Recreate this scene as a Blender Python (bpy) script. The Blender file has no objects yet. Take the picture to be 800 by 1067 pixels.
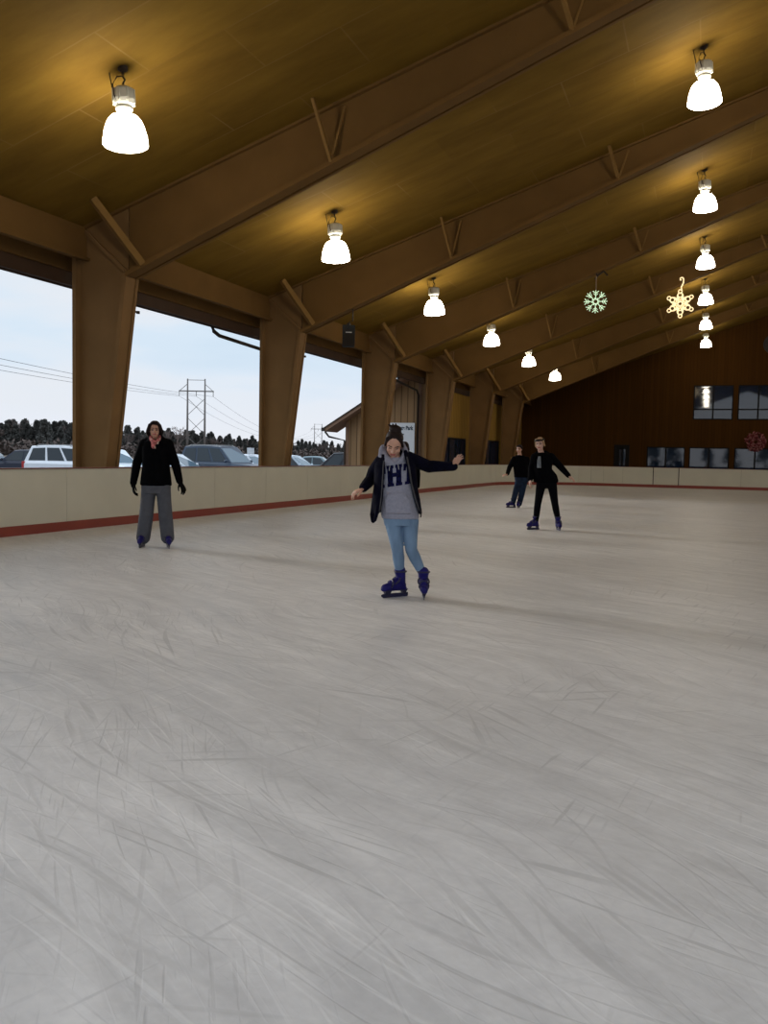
import bpy, bmesh, math, random
from mathutils import Vector as V, Matrix, noise
from mathutils.bvhtree import BVHTree
random.seed(7)
SC = bpy.context.scene
COL = SC.collection
PI = math.pi

# ------------------------------------------------------------------ camera
F_PX, YAW, PITCH, ROLL, EYE = 931.5, .3446, .0622, .0197, 1.3687
CAM = V((0, 0, EYE))
FW = V((-math.sin(YAW)*math.cos(PITCH), math.cos(YAW)*math.cos(PITCH), -math.sin(PITCH)))
R0 = V((math.cos(YAW), math.sin(YAW), 0)); U0 = R0.cross(FW)
RT = R0*math.cos(ROLL) + U0*math.sin(ROLL)
UP = U0*math.cos(ROLL) - R0*math.sin(ROLL)
cd = bpy.data.cameras.new('camera'); cam = bpy.data.objects.new('camera', cd); COL.objects.link(cam)
cd.sensor_fit = 'VERTICAL'; cd.sensor_height = 24; cd.lens = 24*F_PX/1067; cd.clip_end = 2000; cd.clip_start = .05
cam.matrix_world = Matrix((( RT.x, UP.x, -FW.x, 0), (RT.y, UP.y, -FW.y, 0), (RT.z, UP.z, -FW.z, EYE), (0, 0, 0, 1)))
SC.camera = cam

def at(x, y, z):
    """world point seen at photo pixel x,y at view distance z"""
    return CAM + (FW + RT*((x-400)/F_PX) - UP*((y-533.5)/F_PX))*z
def ground_at(x, z, gz):
    p = at(x, 480, z); return V((p.x, p.y, gz))

# ------------------------------------------------------------------ materials
def new_mat(name):
    m = bpy.data.materials.new(name); m.use_nodes = True
    nt = m.node_tree; b = nt.nodes['Principled BSDF']
    return m, nt, b
def mat(name, col, rough=.6, metal=0, var=.12, scale=6, bump=0, spec=.5, sx=(1, 1, 1), emit=None, es=0, coat=0):
    m, nt, b = new_mat(name)
    b.inputs['Roughness'].default_value = rough; b.inputs['Metallic'].default_value = metal
    b.inputs['Specular IOR Level'].default_value = spec
    b.inputs['Coat Weight'].default_value = coat
    tc = nt.nodes.new('ShaderNodeTexCoord'); mp = nt.nodes.new('ShaderNodeMapping'); mp.inputs['Scale'].default_value = sx
    nz = nt.nodes.new('ShaderNodeTexNoise'); nz.inputs['Scale'].default_value = scale; nz.inputs['Detail'].default_value = 4
    nt.links.new(tc.outputs['Object'], mp.inputs[0]); nt.links.new(mp.outputs[0], nz.inputs['Vector'])
    rp = nt.nodes.new('ShaderNodeValToRGB')
    rp.color_ramp.elements[0].position = .3; rp.color_ramp.elements[1].position = .7
    rp.color_ramp.elements[0].color = [c*(1-var) for c in col]+[1]; rp.color_ramp.elements[1].color = [min(1, c*(1+var)) for c in col]+[1]
    nt.links.new(nz.outputs['Fac'], rp.inputs[0]); nt.links.new(rp.outputs[0], b.inputs['Base Color'])
    if bump:
        bp = nt.nodes.new('ShaderNodeBump'); bp.inputs['Strength'].default_value = bump; bp.inputs['Distance'].default_value = .01
        nt.links.new(nz.outputs['Fac'], bp.inputs['Height']); nt.links.new(bp.outputs[0], b.inputs['Normal'])
    if emit:
        b.inputs['Emission Color'].default_value = list(emit)+[1]; b.inputs['Emission Strength'].default_value = es
    return m
def mnode(nt, op, a, b=None, c=None, clamp=False):
    n = nt.nodes.new('ShaderNodeMath'); n.operation = op; n.use_clamp = clamp
    for i, v in enumerate((a, b, c)):
        if v is None: continue
        if isinstance(v, (int, float)): n.inputs[i].default_value = v
        else: nt.links.new(v, n.inputs[i])
    return n.outputs[0]
def mixc(nt, fac, a, b):
    n = nt.nodes.new('ShaderNodeMix'); n.data_type = 'RGBA'
    for sock, v in ((n.inputs[0], fac), (n.inputs[6], a), (n.inputs[7], b)):
        if isinstance(v, (int, float)): sock.default_value = v
        elif isinstance(v, (tuple, list)): sock.default_value = list(v)[:3]+[1]
        else: nt.links.new(v, sock)
    return n.outputs[2]

TAN = (.155, .085, .029)
M = {}
M['column'] = mat('steel tan daylight in colour', (.215, .122, .050), .8, var=.10, scale=1.3, bump=.05, spec=.12)  # same tan as the rafters, lightened to put low daylight into the colour
M['rafter'] = mat('steel tan shade in colour', (.168, .090, .028), .8, var=.10, scale=1.3, bump=.05, spec=.12)  # same tan as the columns, darkened to put roof shade into the colour
M['trim'] = mat('trim tan', (.22, .12, .035), .8, spec=.12, var=.08, scale=2)
M['brace'] = mat('brace tan', (.24, .135, .042), .8, spec=.12, var=.08, scale=2)
M['fascia'] = mat('fascia brown', (.055, .026, .011), .8, var=.15, scale=3)
M['board'] = mat('dasher cream plastic', (.62, .60, .50), .38, var=.035, scale=1.5)
M['kick'] = mat('kick plate red', (.25, .035, .018), .42, var=.12, scale=2)
M['cap'] = mat('board cap red brown', (.16, .05, .03), .5)
M['gap'] = mat('dark gap', (.02, .015, .01), .8)
M['black'] = mat('black', (.008, .008, .009), .55, spec=.2)
M['dark_metal'] = mat('dark metal', (.035, .025, .02), .5, metal=.3)
M['ballast'] = mat('ballast housing', (.55, .55, .50), .45)
M['asphalt'] = mat('asphalt', (.10, .10, .105), .9, scale=2)
M['scrub'] = mat('dry grass', (.085, .06, .04), .95, scale=.15, var=.35)
M['wire'] = mat('conductor', (.12, .13, .15), .6)
M['pole'] = mat('weathered pole', (.17, .155, .15), .85, scale=2)
M['skin'] = mat('skin', (.55, .30, .21), .5, var=.05, scale=20)
M['skin2'] = mat('skin cool', (.60, .36, .28), .5, var=.05, scale=20)
M['lip'] = mat('lips', (.42, .12, .10), .4)
M['brow'] = mat('brow', (.05, .028, .02), .7)
M['eye'] = mat('eyes', (.03, .022, .02), .3)
M['dark_hair'] = mat('dark brown hair', (.014, .006, .005), .6, spec=.2, var=.4, scale=40, bump=.3, sx=(1, 1, .2))
M['blonde'] = mat('blonde hair', (.38, .24, .12), .5, var=.3, scale=40, bump=.3, sx=(1, 1, .2))
M['hoodie'] = mat('grey marl sweatshirt', (.29, .29, .355), .9, spec=.1, var=.10, scale=45, bump=.15)
M['letter'] = mat('navy print', (.006, .007, .045), .9, spec=.1, var=.25, scale=60)
M['navy'] = mat('navy jacket', (.0028, .0028, .010), .9, spec=.08, var=.3, scale=10, bump=.25)
M['lining'] = mat('dark grey lining', (.04, .038, .045), .8, var=.2, scale=20)
M['coat'] = mat('black coat', (.002, .002, .003), .95, spec=.06, var=.3, scale=14, bump=.25)
M['denim'] = mat('light blue denim', (.165, .25, .37), .9, spec=.1, var=.2, scale=9, bump=.1, sx=(1, 1, .35))
M['dark_denim'] = mat('dark denim', (.014, .024, .05), .9, spec=.1, var=.4, scale=8)
M['grey_trousers'] = mat('grey trousers', (.082, .086, .105), .9, var=.12, scale=12, bump=.12)
M['black_trousers'] = mat('black leggings', (.0025, .0025, .004), .9, spec=.08)
M['skate'] = mat('blue skate shell', (.010, .007, .115), .55, spec=.25, var=.2, scale=14)
M['blade'] = mat('dark blade holder', (.015, .014, .05), .35)
M['steel'] = mat('blade steel', (.35, .36, .4), .25, metal=1)
M['sock'] = mat('grey sock', (.25, .26, .30), .9)
M['scarf'] = mat('pink scarf', (.42, .12, .12), .9, var=.5, scale=25)
M['scarf_light'] = mat('cream scarf edge', (.50, .36, .30), .9, var=.3, scale=25)
M['shirt'] = mat('grey blue shirt', (.16, .18, .21), .9, var=.3, scale=20)
M['glove'] = mat('black glove', (.003, .003, .003), .9, spec=.1)
M['glow'] = mat('lit acrylic bowl', (.9, .85, .7), .4, emit=(1, .90, .72), es=27)
M['led_green'] = mat('pale green rope light', (.6, .75, .6), .5, emit=(.66, .90, .58), es=.95)
M['led_warm'] = mat('warm rope light', (.8, .7, .5), .5, emit=(1, .78, .42), es=1.0)
M['sign'] = mat('white sign', (.80, .84, .90), .5, var=.02)
M['sign_ink'] = mat('dark blue sign lettering', (.02, .05, .09), .6)
M['siding_out'] = None
def siding(name, c, gap, pitch, along, depth=.75, warm=None):
    """vertical boards with dark joints along one axis (object coordinates)"""
    m, nt, b = new_mat(name)
    tc = nt.nodes.new('ShaderNodeTexCoord'); sp = nt.nodes.new('ShaderNodeSeparateXYZ'); nt.links.new(tc.outputs['Object'], sp.inputs[0])
    u = mnode(nt, 'DIVIDE', sp.outputs[along], pitch)
    fr = mnode(nt, 'FRACT', u); fl = mnode(nt, 'FLOOR', u)
    wn = nt.nodes.new('ShaderNodeTexWhiteNoise'); wn.noise_dimensions = '1D'; nt.links.new(fl, wn.inputs['W'])
    line = mnode(nt, 'LESS_THAN', fr, gap)
    mp = nt.nodes.new('ShaderNodeMapping'); mp.inputs['Scale'].default_value = (6, 6, .5)
    nt.links.new(tc.outputs['Object'], mp.inputs[0])
    nz = nt.nodes.new('ShaderNodeTexNoise'); nz.inputs['Scale'].default_value = 1.5; nz.inputs['Detail'].default_value = 3
    nt.links.new(mp.outputs[0], nz.inputs['Vector'])
    v = mnode(nt, 'ADD', mnode(nt, 'MULTIPLY', wn.outputs[0], .22), mnode(nt, 'MULTIPLY', nz.outputs[0], .35))
    c1 = mixc(nt, v, [k*.75 for k in c], [k*1.45 for k in c])
    c2 = mixc(nt, line, c1, [k*.35 for k in c])
    nt.links.new(c2, b.inputs['Base Color']); b.inputs['Roughness'].default_value = .85; b.inputs['Specular IOR Level'].default_value = .1
    bp = nt.nodes.new('ShaderNodeBump'); bp.inputs['Strength'].default_value = .6; bp.inputs['Distance'].default_value = .02
    nt.links.new(mnode(nt, 'SUBTRACT', 1, line), bp.inputs['Height']); nt.links.new(bp.outputs[0], b.inputs['Normal'])
    return m
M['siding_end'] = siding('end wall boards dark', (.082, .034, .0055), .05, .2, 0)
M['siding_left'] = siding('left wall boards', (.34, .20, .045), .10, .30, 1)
M['siding_out'] = siding('outbuilding boards', (.34, .215, .115), .12, .30, 0)
M['soffit'] = mat('soffit', (.26, .155, .10), .8)

def ceiling_mat():
    m, nt, b = new_mat('plywood ceiling')
    tc = nt.nodes.new('ShaderNodeTexCoord')
    sp = nt.nodes.new('ShaderNodeSeparateXYZ'); nt.links.new(tc.outputs['Object'], sp.inputs[0])
    X, Y = sp.outputs[0], sp.outputs[1]
    # panel joints: one every 1.22 m along the hall, cross joints every 2.44 m staggered
    v = mnode(nt, 'DIVIDE', mnode(nt, 'ADD', Y, -10.0+122), 1.22)
    row = mnode(nt, 'FLOOR', v); fv = mnode(nt, 'FRACT', v)
    odd = mnode(nt, 'MODULO', row, 2)
    u = mnode(nt, 'ADD', mnode(nt, 'DIVIDE', mnode(nt, 'ADD', X, 7.75+244), 2.44), mnode(nt, 'MULTIPLY', odd, .5))
    fu = mnode(nt, 'FRACT', u)
    wob = nt.nodes.new('ShaderNodeTexNoise'); wob.inputs['Scale'].default_value = .6; nt.links.new(tc.outputs['Object'], wob.inputs['Vector'])
    strength = mnode(nt, 'MULTIPLY', mnode(nt, 'SUBTRACT', wob.outputs[0], .38, clamp=True), 3.2, clamp=True)
    ln = mnode(nt, 'MAXIMUM', mnode(nt, 'LESS_THAN', fv, .022), mnode(nt, 'LESS_THAN', fu, .010))
    ln = mnode(nt, 'MULTIPLY', ln, strength)
    mp = nt.nodes.new('ShaderNodeMapping'); mp.inputs['Scale'].default_value = (.5, 1.8, 1); nt.links.new(tc.outputs['Object'], mp.inputs[0])
    nz = nt.nodes.new('ShaderNodeTexNoise'); nz.inputs['Scale'].default_value = 1.1; nz.inputs['Detail'].default_value = 7; nz.inputs['Roughness'].default_value = .62
    nt.links.new(mp.outputs[0], nz.inputs['Vector'])
    cmb = nt.nodes.new('ShaderNodeCombineXYZ'); nt.links.new(row, cmb.inputs[0]); nt.links.new(mnode(nt, 'FLOOR', u), cmb.inputs[1])
    wn = nt.nodes.new('ShaderNodeTexWhiteNoise'); nt.links.new(cmb.outputs[0], wn.inputs['Vector'])
    fac = mnode(nt, 'ADD', mnode(nt, 'MULTIPLY', mnode(nt, 'SUBTRACT', nz.outputs[0], .25), 1.5, clamp=True), mnode(nt, 'MULTIPLY', wn.outputs[0], .25))
    c1 = mixc(nt, mnode(nt, 'MULTIPLY', fac, .8, clamp=True), [.125, .068, .010], [.26, .155, .024])
    c2 = mixc(nt, mnode(nt, 'MULTIPLY', ln, .38), c1, [.30, .19, .08])
    nt.links.new(c2, b.inputs['Base Color']); b.inputs['Roughness'].default_value = .8; b.inputs['Specular IOR Level'].default_value = .1
    bp = nt.nodes.new('ShaderNodeBump'); bp.inputs['Strength'].default_value = .15; bp.inputs['Distance'].default_value = .02
    nt.links.new(nz.outputs[0], bp.inputs['Height']); nt.links.new(bp.outputs[0], b.inputs['Normal'])
    return m
M['ceiling'] = ceiling_mat()

SCRATCH_ANGLES = (-38, -24, -62, 25, -46, -8)
def ice_mat():
    m, nt, b = new_mat('skated ice')
    tc = nt.nodes.new('ShaderNodeTexCoord')
    def noise_n(scale, sx, rot, detail=2, dist=0, off=0):
        mp = nt.nodes.new('ShaderNodeMapping'); mp.inputs['Rotation'].default_value = (0, 0, rot); 
        mp2 = nt.nodes.new('ShaderNodeMapping'); mp2.inputs['Scale'].default_value = sx; mp2.inputs['Location'].default_value = (off, off*1.7, 0)
        nt.links.new(tc.outputs['Object'], mp.inputs[0]); nt.links.new(mp.outputs[0], mp2.inputs[0])
        n = nt.nodes.new('ShaderNodeTexNoise'); n.inputs['Scale'].default_value = scale; n.inputs['Detail'].default_value = detail; n.inputs['Distortion'].default_value = dist
        nt.links.new(mp2.outputs[0], n.inputs['Vector']); return n.outputs[0]
    def line(n, w, at_=.5):
        d = mnode(nt, 'ABSOLUTE', mnode(nt, 'SUBTRACT', n, at_))
        return mnode(nt, 'SUBTRACT', 1, mnode(nt, 'DIVIDE', d, w), clamp=True)
    # slow warp so that the scratches curve
    wn = nt.nodes.new('ShaderNodeTexNoise'); wn.inputs['Scale'].default_value = .35; wn.inputs['Detail'].default_value = 1
    nt.links.new(tc.outputs['Object'], wn.inputs['Vector'])
    vm = nt.nodes.new('ShaderNodeVectorMath'); vm.operation = 'MULTIPLY_ADD'; vm.inputs[1].default_value = (.9, .9, 0)
    nt.links.new(wn.outputs['Color'], vm.inputs[0]); nt.links.new(tc.outputs['Object'], vm.inputs[2])
    def streak(ang, along, across, lo, hi, off, detail=1.5, mlo=.42, mscale=.7):
        mp = nt.nodes.new('ShaderNodeMapping'); mp.inputs['Rotation'].default_value = (0, 0, -math.radians(ang)); mp.inputs['Location'].default_value = (off, off*.7, 0)
        nt.links.new(vm.outputs[0], mp.inputs[0])
        m2 = nt.nodes.new('ShaderNodeMapping'); m2.inputs['Scale'].default_value = (along, across, 1); nt.links.new(mp.outputs[0], m2.inputs[0])
        n = nt.nodes.new('ShaderNodeTexNoise'); n.inputs['Scale'].default_value = 1; n.inputs['Detail'].default_value = detail; n.inputs['Roughness'].default_value = .6
        nt.links.new(m2.outputs[0], n.inputs['Vector'])
        v = mnode(nt, 'DIVIDE', mnode(nt, 'SUBTRACT', n.outputs[0], lo), hi-lo, clamp=True)
        msk = mnode(nt, 'MULTIPLY', mnode(nt, 'SUBTRACT', noise_n(mscale, (1, 1, 1), 0, 2, 0, off*3.3+2), mlo, clamp=True), 5, clamp=True)
        return mnode(nt, 'MULTIPLY', v, msk)
    def mx(L):
        o = L[0]
        for q in L[1:]: o = mnode(nt, 'MAXIMUM', o, q)
        return o
    A = SCRATCH_ANGLES
    dark = mx([streak(A[0], .8, 15, .60, .68, 1.3), streak(A[1], .9, 20, .60, .70, 4.1), streak(A[2], .7, 24, .62, .70, 7.7), streak(A[3], 1.1, 17, .62, .72, 11.9), streak(A[4], .5, 34, .62, .72, 15.2), streak(A[5], .7, 13, .63, .71, 33), streak(78, 1.6, 26, .62, .70, 51), streak(-50, 1.8, 46, .60, .70, 57), streak(-15, 1.6, 40, .61, .70, 63)])
    light = mx([streak(A[0]+7, .9, 30, .60, .72, 21.3), streak(A[1]-9, .8, 40, .61, .72, 24.1), streak(A[4]+12, 1.2, 34, .62, .74, 27.7), streak(A[5]-10, .7, 24, .62, .74, 29.2)])
    broad = streak(A[0], .5, 4.5, .35, .70, 41, 4, .2); broad2 = streak(A[1], .6, 6, .35, .70, 47, 4, .2)
    blot = noise_n(.45, (1, 1, 1), 0, 5, .3, 2); fine = noise_n(30, (1, 1, 1), 0, 3, 0, 4); fine2 = noise_n(7, (1, 1, 1), 0, 5, .4, 6)
    fac = mnode(nt, 'ADD', mnode(nt, 'MULTIPLY', broad, .22), mnode(nt, 'MULTIPLY', blot, .42))
    fac = mnode(nt, 'ADD', fac, mnode(nt, 'MULTIPLY', broad2, .18)); fac = mnode(nt, 'ADD', fac, mnode(nt, 'MULTIPLY', fine, .22)); fac = mnode(nt, 'ADD', fac, mnode(nt, 'MULTIPLY', fine2, .34))
    fac = mnode(nt, 'MULTIPLY', mnode(nt, 'SUBTRACT', fac, .44, clamp=True), 2.4, clamp=True)
    c = mixc(nt, fac, [.53, .53, .545], [.74, .735, .745])
    c = mixc(nt, mnode(nt, 'MULTIPLY', dark, .50), c, [.40, .40, .41])
    c = mixc(nt, mnode(nt, 'MULTIPLY', light, .34), c, [.95, .95, .95])
    nt.links.new(c, b.inputs['Base Color'])
    nt.links.new(mnode(nt, 'ADD', mnode(nt, 'MULTIPLY', fac, .2), .38), b.inputs['Roughness'])
    b.inputs['Specular IOR Level'].default_value = .35
    bp = nt.nodes.new('ShaderNodeBump'); bp.inputs['Strength'].default_value = .25; bp.inputs['Distance'].default_value = .004
    nt.links.new(mnode(nt, 'ADD', fac, mnode(nt, 'SUBTRACT', light, dark)), bp.inputs['Height']); nt.links.new(bp.outputs[0], b.inputs['Normal'])
    return m
M['ice'] = ice_mat()

def glass_mat(name, tint=(.02, .025, .03), rough=.03, spec=.5, alpha=1.0, coat=0.0, ior=1.5):
    m, nt, b = new_mat(name)
    b.inputs['Base Color'].default_value = list(tint)+[1]; b.inputs['Roughness'].default_value = rough
    b.inputs['IOR'].default_value = ior; b.inputs['Specular IOR Level'].default_value = spec
    b.inputs['Coat Weight'].default_value = coat; b.inputs['Coat Roughness'].default_value = .02
    if alpha < 1:
        tr = nt.nodes.new('ShaderNodeBsdfTransparent'); mx = nt.nodes.new('ShaderNodeMixShader'); mx.inputs[0].default_value = alpha
        out = nt.nodes['Material Output']
        nt.links.new(tr.outputs[0], mx.inputs[1]); nt.links.new(b.outputs[0], mx.inputs[2]); nt.links.new(mx.outputs[0], out.inputs[0])
    return m
M['glass'] = glass_mat('window glass', (.012, .03, .075), alpha=.8, ior=1.75, spec=.6)
M['car_glass'] = glass_mat('car glass', (.03, .04, .05), .05, .4)
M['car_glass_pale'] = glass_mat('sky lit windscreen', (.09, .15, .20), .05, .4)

# ------------------------------------------------------------------ mesh helpers
def to_obj(name, bm, m, parent=None, smooth=False):
    me = bpy.data.meshes.new(name); bmesh.ops.recalc_face_normals(bm, faces=bm.faces); bm.to_mesh(me); bm.free()
    for mm in (m if isinstance(m, (list, tuple)) else [m]): me.materials.append(mm)
    if smooth:
        for p in me.polygons: p.use_smooth = True
    o = bpy.data.objects.new(name, me); COL.objects.link(o)
    if parent: set_parent(o, parent)
    return o
def set_parent(o, p):
    o.parent = p; o.matrix_parent_inverse = world_of(p).inverted()
def world_of(o):
    m = o.matrix_basis
    return m if o.parent is None else world_of(o.parent) @ o.matrix_parent_inverse @ m
def tag(o, label=None, cat=None, group=None, kind=None):
    if label: o['label'] = label
    if cat: o['category'] = cat
    if group: o['group'] = group
    if kind: o['kind'] = kind
    return o
def empty(name, loc, label=None, cat=None, group=None, rz=0):
    o = bpy.data.objects.new(name, None); COL.objects.link(o); o.location = loc; o.rotation_euler = (0, 0, rz); o.empty_display_size = .2
    return tag(o, label, cat, group)
def copy_tree(o, parent=None):
    c = o.copy(); COL.objects.link(c)
    if parent: c.parent = parent; c.matrix_parent_inverse = o.matrix_parent_inverse.copy()
    for ch in [x for x in bpy.data.objects if x.parent == o]: copy_tree(ch, c)
    return c
def box(bm, x0, x1, y0, y1, z0, z1, mi=0):
    vs = [bm.verts.new((x, y, z)) for x in (x0, x1) for y in (y0, y1) for z in (z0, z1)]
    for f in ((0, 1, 3, 2), (4, 6, 7, 5), (0, 4, 5, 1), (2, 3, 7, 6), (0, 2, 6, 4), (1, 5, 7, 3)):
        bm.faces.new([vs[i] for i in f]).material_index = mi
def prism(bm, pts, a, b, axis='y', mi=0):
    """extrude a polygon (list of 2-tuples) between a and b along the axis"""
    def mk(p, t):
        return (p[0], t, p[1]) if axis == 'y' else ((t, p[0], p[1]) if axis == 'x' else (p[0], p[1], t))
    A = [bm.verts.new(mk(p, a)) for p in pts]; B = [bm.verts.new(mk(p, b)) for p in pts]; n = len(pts)
    bm.faces.new(A).material_index = mi; bm.faces.new(B[::-1]).material_index = mi
    for i in range(n): bm.faces.new((A[i], A[(i+1) % n], B[(i+1) % n], B[i])).material_index = mi
def frame_of(d):
    d = d.normalized(); h = V((0, 0, 1)) if abs(d.z) < .9 else V((1, 0, 0))
    a = d.cross(h).normalized(); return d, a, d.cross(a).normalized()
def loft(bm, rings, closed_ends=True, mi=0):
    R = [[bm.verts.new(p) for p in r] for r in rings]; n = len(R[0])
    for i in range(len(R)-1):
        for k in range(n):
            bm.faces.new((R[i][k], R[i][(k+1) % n], R[i+1][(k+1) % n], R[i+1][k])).material_index = mi
    if closed_ends:
        bm.faces.new(R[0][::-1]).material_index = mi; bm.faces.new(R[-1]).material_index = mi
def capsule(bm, p0, p1, r0, r1, n=12, flat=1.0, fdir=None, mi=0):
    p0, p1 = V(p0), V(p1); d = p1-p0
    if d.length < 1e-6: d = V((0, 0, 1e-4))
    d, a, b = frame_of(d)
    if fdir is not None:
        b = (V(fdir) - d*V(fdir).dot(d)).normalized(); a = d.cross(b)
    rings = []
    for t in (-80, -50, -20): rings.append((p0 + d*r0*math.sin(math.radians(t)), r0*math.cos(math.radians(t))))
    rings.append((p0, r0)); rings.append((p1, r1))
    for t in (20, 50, 80): rings.append((p1 + d*r1*math.sin(math.radians(t)), r1*math.cos(math.radians(t))))
    loft(bm, [[c + (a*math.cos(2*PI*k/n) + b*flat*math.sin(2*PI*k/n))*r for k in range(n)] for c, r in rings], mi=mi)
def chain(bm, pts, n=12, flat=1.0, fdir=None):
    for (p, r), (q, s) in zip(pts, pts[1:]): capsule(bm, p, q, r, s, n, flat, fdir)
def ellipsoid(bm, c, ax, r, n=16, m=10):
    c = V(c); rings = []
    for i in range(1, m):
        t = -PI/2 + PI*i/m
        rings.append([c + ax[0]*r[0]*math.cos(t)*math.cos(2*PI*k/n) + ax[1]*r[1]*math.cos(t)*math.sin(2*PI*k/n) + ax[2]*r[2]*math.sin(t) for k in range(n)])
    loft(bm, rings)
def tube(bm, pts, r, n=6, mi=0):
    pts = [V(p) for p in pts]; rings = []
    for i, p in enumerate(pts):
        d = (pts[min(i+1, len(pts)-1)] - pts[max(i-1, 0)]); d, a, b = frame_of(d)
        rr = r[i] if isinstance(r, (list, tuple)) else r
        rings.append([p + (a*math.cos(2*PI*k/n) + b*math.sin(2*PI*k/n))*rr for k in range(n)])
    loft(bm, rings, mi=mi)
def lathe(bm, prof, n=24, c=(0, 0, 0), mi=0, caps=True):
    loft(bm, [[V((c[0]+r*math.cos(2*PI*k/n), c[1]+r*math.sin(2*PI*k/n), c[2]+z)) for k in range(n)] for r, z in prof], caps, mi)
def remesh(name, bm, voxel, m, parent=None, smooth=4, fac=.5):
    o = to_obj(name, bm, m)
    md = o.modifiers.new('r', 'REMESH'); md.mode = 'VOXEL'; md.voxel_size = voxel; md.use_smooth_shade = True
    if smooth:
        s = o.modifiers.new('s', 'SMOOTH'); s.factor = fac; s.iterations = smooth
    dg = bpy.context.evaluated_depsgraph_get(); ev = o.evaluated_get(dg)
    me = bpy.data.meshes.new_from_object(ev, preserve_all_data_layers=False, depsgraph=dg)
    o.modifiers.clear(); old = o.data; o.data = me; bpy.data.meshes.remove(old)
    me.name = name
    if not me.materials:
        for mm in (m if isinstance(m, (list, tuple)) else [m]): me.materials.append(mm)
    for p in me.polygons: p.use_smooth = True; p.material_index = 0
    if parent: set_parent(o, parent)
    return o

# ------------------------------------------------------------------ the hall
D0, BAY = 14.435, 7.6274
XR_ = 4.5                               # ridge
def ceil_z(x): return 5.80 + .3333*((x if x <= XR_ else 2*XR_-x) + 10.8)
Y_BACK, Y_END = -1.3, 60.2
# floor: the ice sheet
bm = bmesh.new(); box(bm, -10.25, 19.25, -5.5, 49.55, -.06, 0)
tag(to_obj('floor', bm, M['ice']), 'pale grey skated ice sheet', kind='structure')
bm = bmesh.new()
box(bm, -12.4, 21.4, -12, 61.5, -.30, -.08)
tag(to_obj('floor_slab', bm, mat('concrete', (.25, .23, .2), .9)), 'concrete slab around the ice', kind='structure')
# ceiling
bm = bmesh.new(); T = .12
for sgn in (0, 1):
    xs = [-13.1, XR_] if not sgn else [XR_, 2*XR_+13.1]
    zs = [ceil_z(x) for x in xs]
    prism(bm, [(xs[0], zs[0]), (xs[1], zs[1]), (xs[1], zs[1]+T), (xs[0], zs[0]+T)], Y_BACK-.8, Y_END+1)
tag(to_obj('ceiling', bm, M['ceiling']), 'tan plywood underside of the pitched roof', kind='structure')

# portal frames
def mirror(p): return (2*XR_-p[0], p[1])
def raf_bot(x):
    return 4.63 + .403*(x+10.3) if x < 1.5 else 4.63+.403*11.8 + .3333*(x-1.5)
def make_frame(Y, label, vis=True):
    root = empty('support_frame', (-11.3, Y, -.08), label, 'support frame', 'tapered portal frames carrying the roof')
    for side in (0, 1):
        f = (lambda p: p) if side == 0 else mirror
        def pr(bm, pts, a, b): prism(bm, [f(p) for p in pts], a, b)
        # column: web, outer flange, tapering inner flange in two strips with a shadow joint
        bm = bmesh.new()
        pr(bm, [(-11.45, -.08), (-10.92, -.08), (-10.36, 4.66), (-10.36, 5.95), (-11.45, 5.58)], Y-.05, Y+.05)
        pr(bm, [(-11.52, -.08), (-11.44, -.08), (-11.44, 5.58), (-11.52, 5.55)], Y-.2, Y+.2)
        inner = [(-10.95, -.08), (-10.89, -.08), (-10.30, 4.62), (-10.37, 4.72)]
        pr(bm, inner, Y-.2, Y+.07)
        inner2 = [(-10.95, -.08), (-10.915, -.08), (-10.325, 4.66), (-10.37, 4.72)]
        pr(bm, inner2, Y+.07, Y+.13); pr(bm, inner, Y+.13, Y+.2)
        # diagonal stiffener across the knee
        pr(bm, [(-11.40, 5.56), (-11.33, 5.59), (-10.34, 4.74), (-10.38, 4.68)], Y-.11, Y+.11)
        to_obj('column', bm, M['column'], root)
        if not vis and side == 1 and False: continue
        bm = bmesh.new()
        xs = [-10.33, -8, -5, -2, 1.5, XR_]
        bot = [(x, raf_bot(x)+.05) for x in xs]; top = [(x, ceil_z(x)-.001) for x in xs]
        pr(bm, bot + top[::-1], Y-.05, Y+.05)
        for a, b, up in ((-.2, .06, 0), (.06, .12, .045), (.12, .2, 0)):
            lo = [(x, raf_bot(x)+up) for x in xs]; hi = [(x, raf_bot(x)+.085) for x in xs]
            pr(bm, lo + hi[::-1], Y+a, Y+b)
        # top flange against the ceiling
        xs2 = [-11.4]+xs
        pr(bm, [(x, ceil_z(x)-.05) for x in xs2] + [(x, ceil_z(x)-.001) for x in xs2[::-1]], Y-.13, Y+.13)
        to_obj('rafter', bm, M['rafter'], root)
        for k, (xb, dx, dy) in enumerate([(-9.97, .58, .72), (-6.2, .18, .45), (-2.2, .2, .45), (1.8, .2, .4)]):
            p = V((xb, Y-.17, raf_bot(xb)+.06)); q = V((xb-dx, Y-dy-.12, ceil_z(xb-dx)))
            if side: p.x, q.x = 2*XR_-p.x, 2*XR_-q.x
            d, a, b = frame_of(q-p); w = .075 if k == 0 else .032
            bm = bmesh.new()
            loft(bm, [[c + a*sx*w + b*sy*w*.8 for sx, sy in ((-1, -1), (1, -1), (1, 1), (-1, 1))] for c in (p, q)])
            if k:   # small web clip making the triangle
                pw = V((p.x+(.2 if not side else -.2), Y-.06, ceil_z(p.x)-.05))
                d, a, b = frame_of(pw-p)
                loft(bm, [[c + a*sx*.02 + b*sy*.02 for sx, sy in ((-1, -1), (1, -1), (1, 1), (-1, 1))] for c in (p, pw)])
            to_obj('fly_brace', bm, M['brace'], root)
    return root
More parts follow.
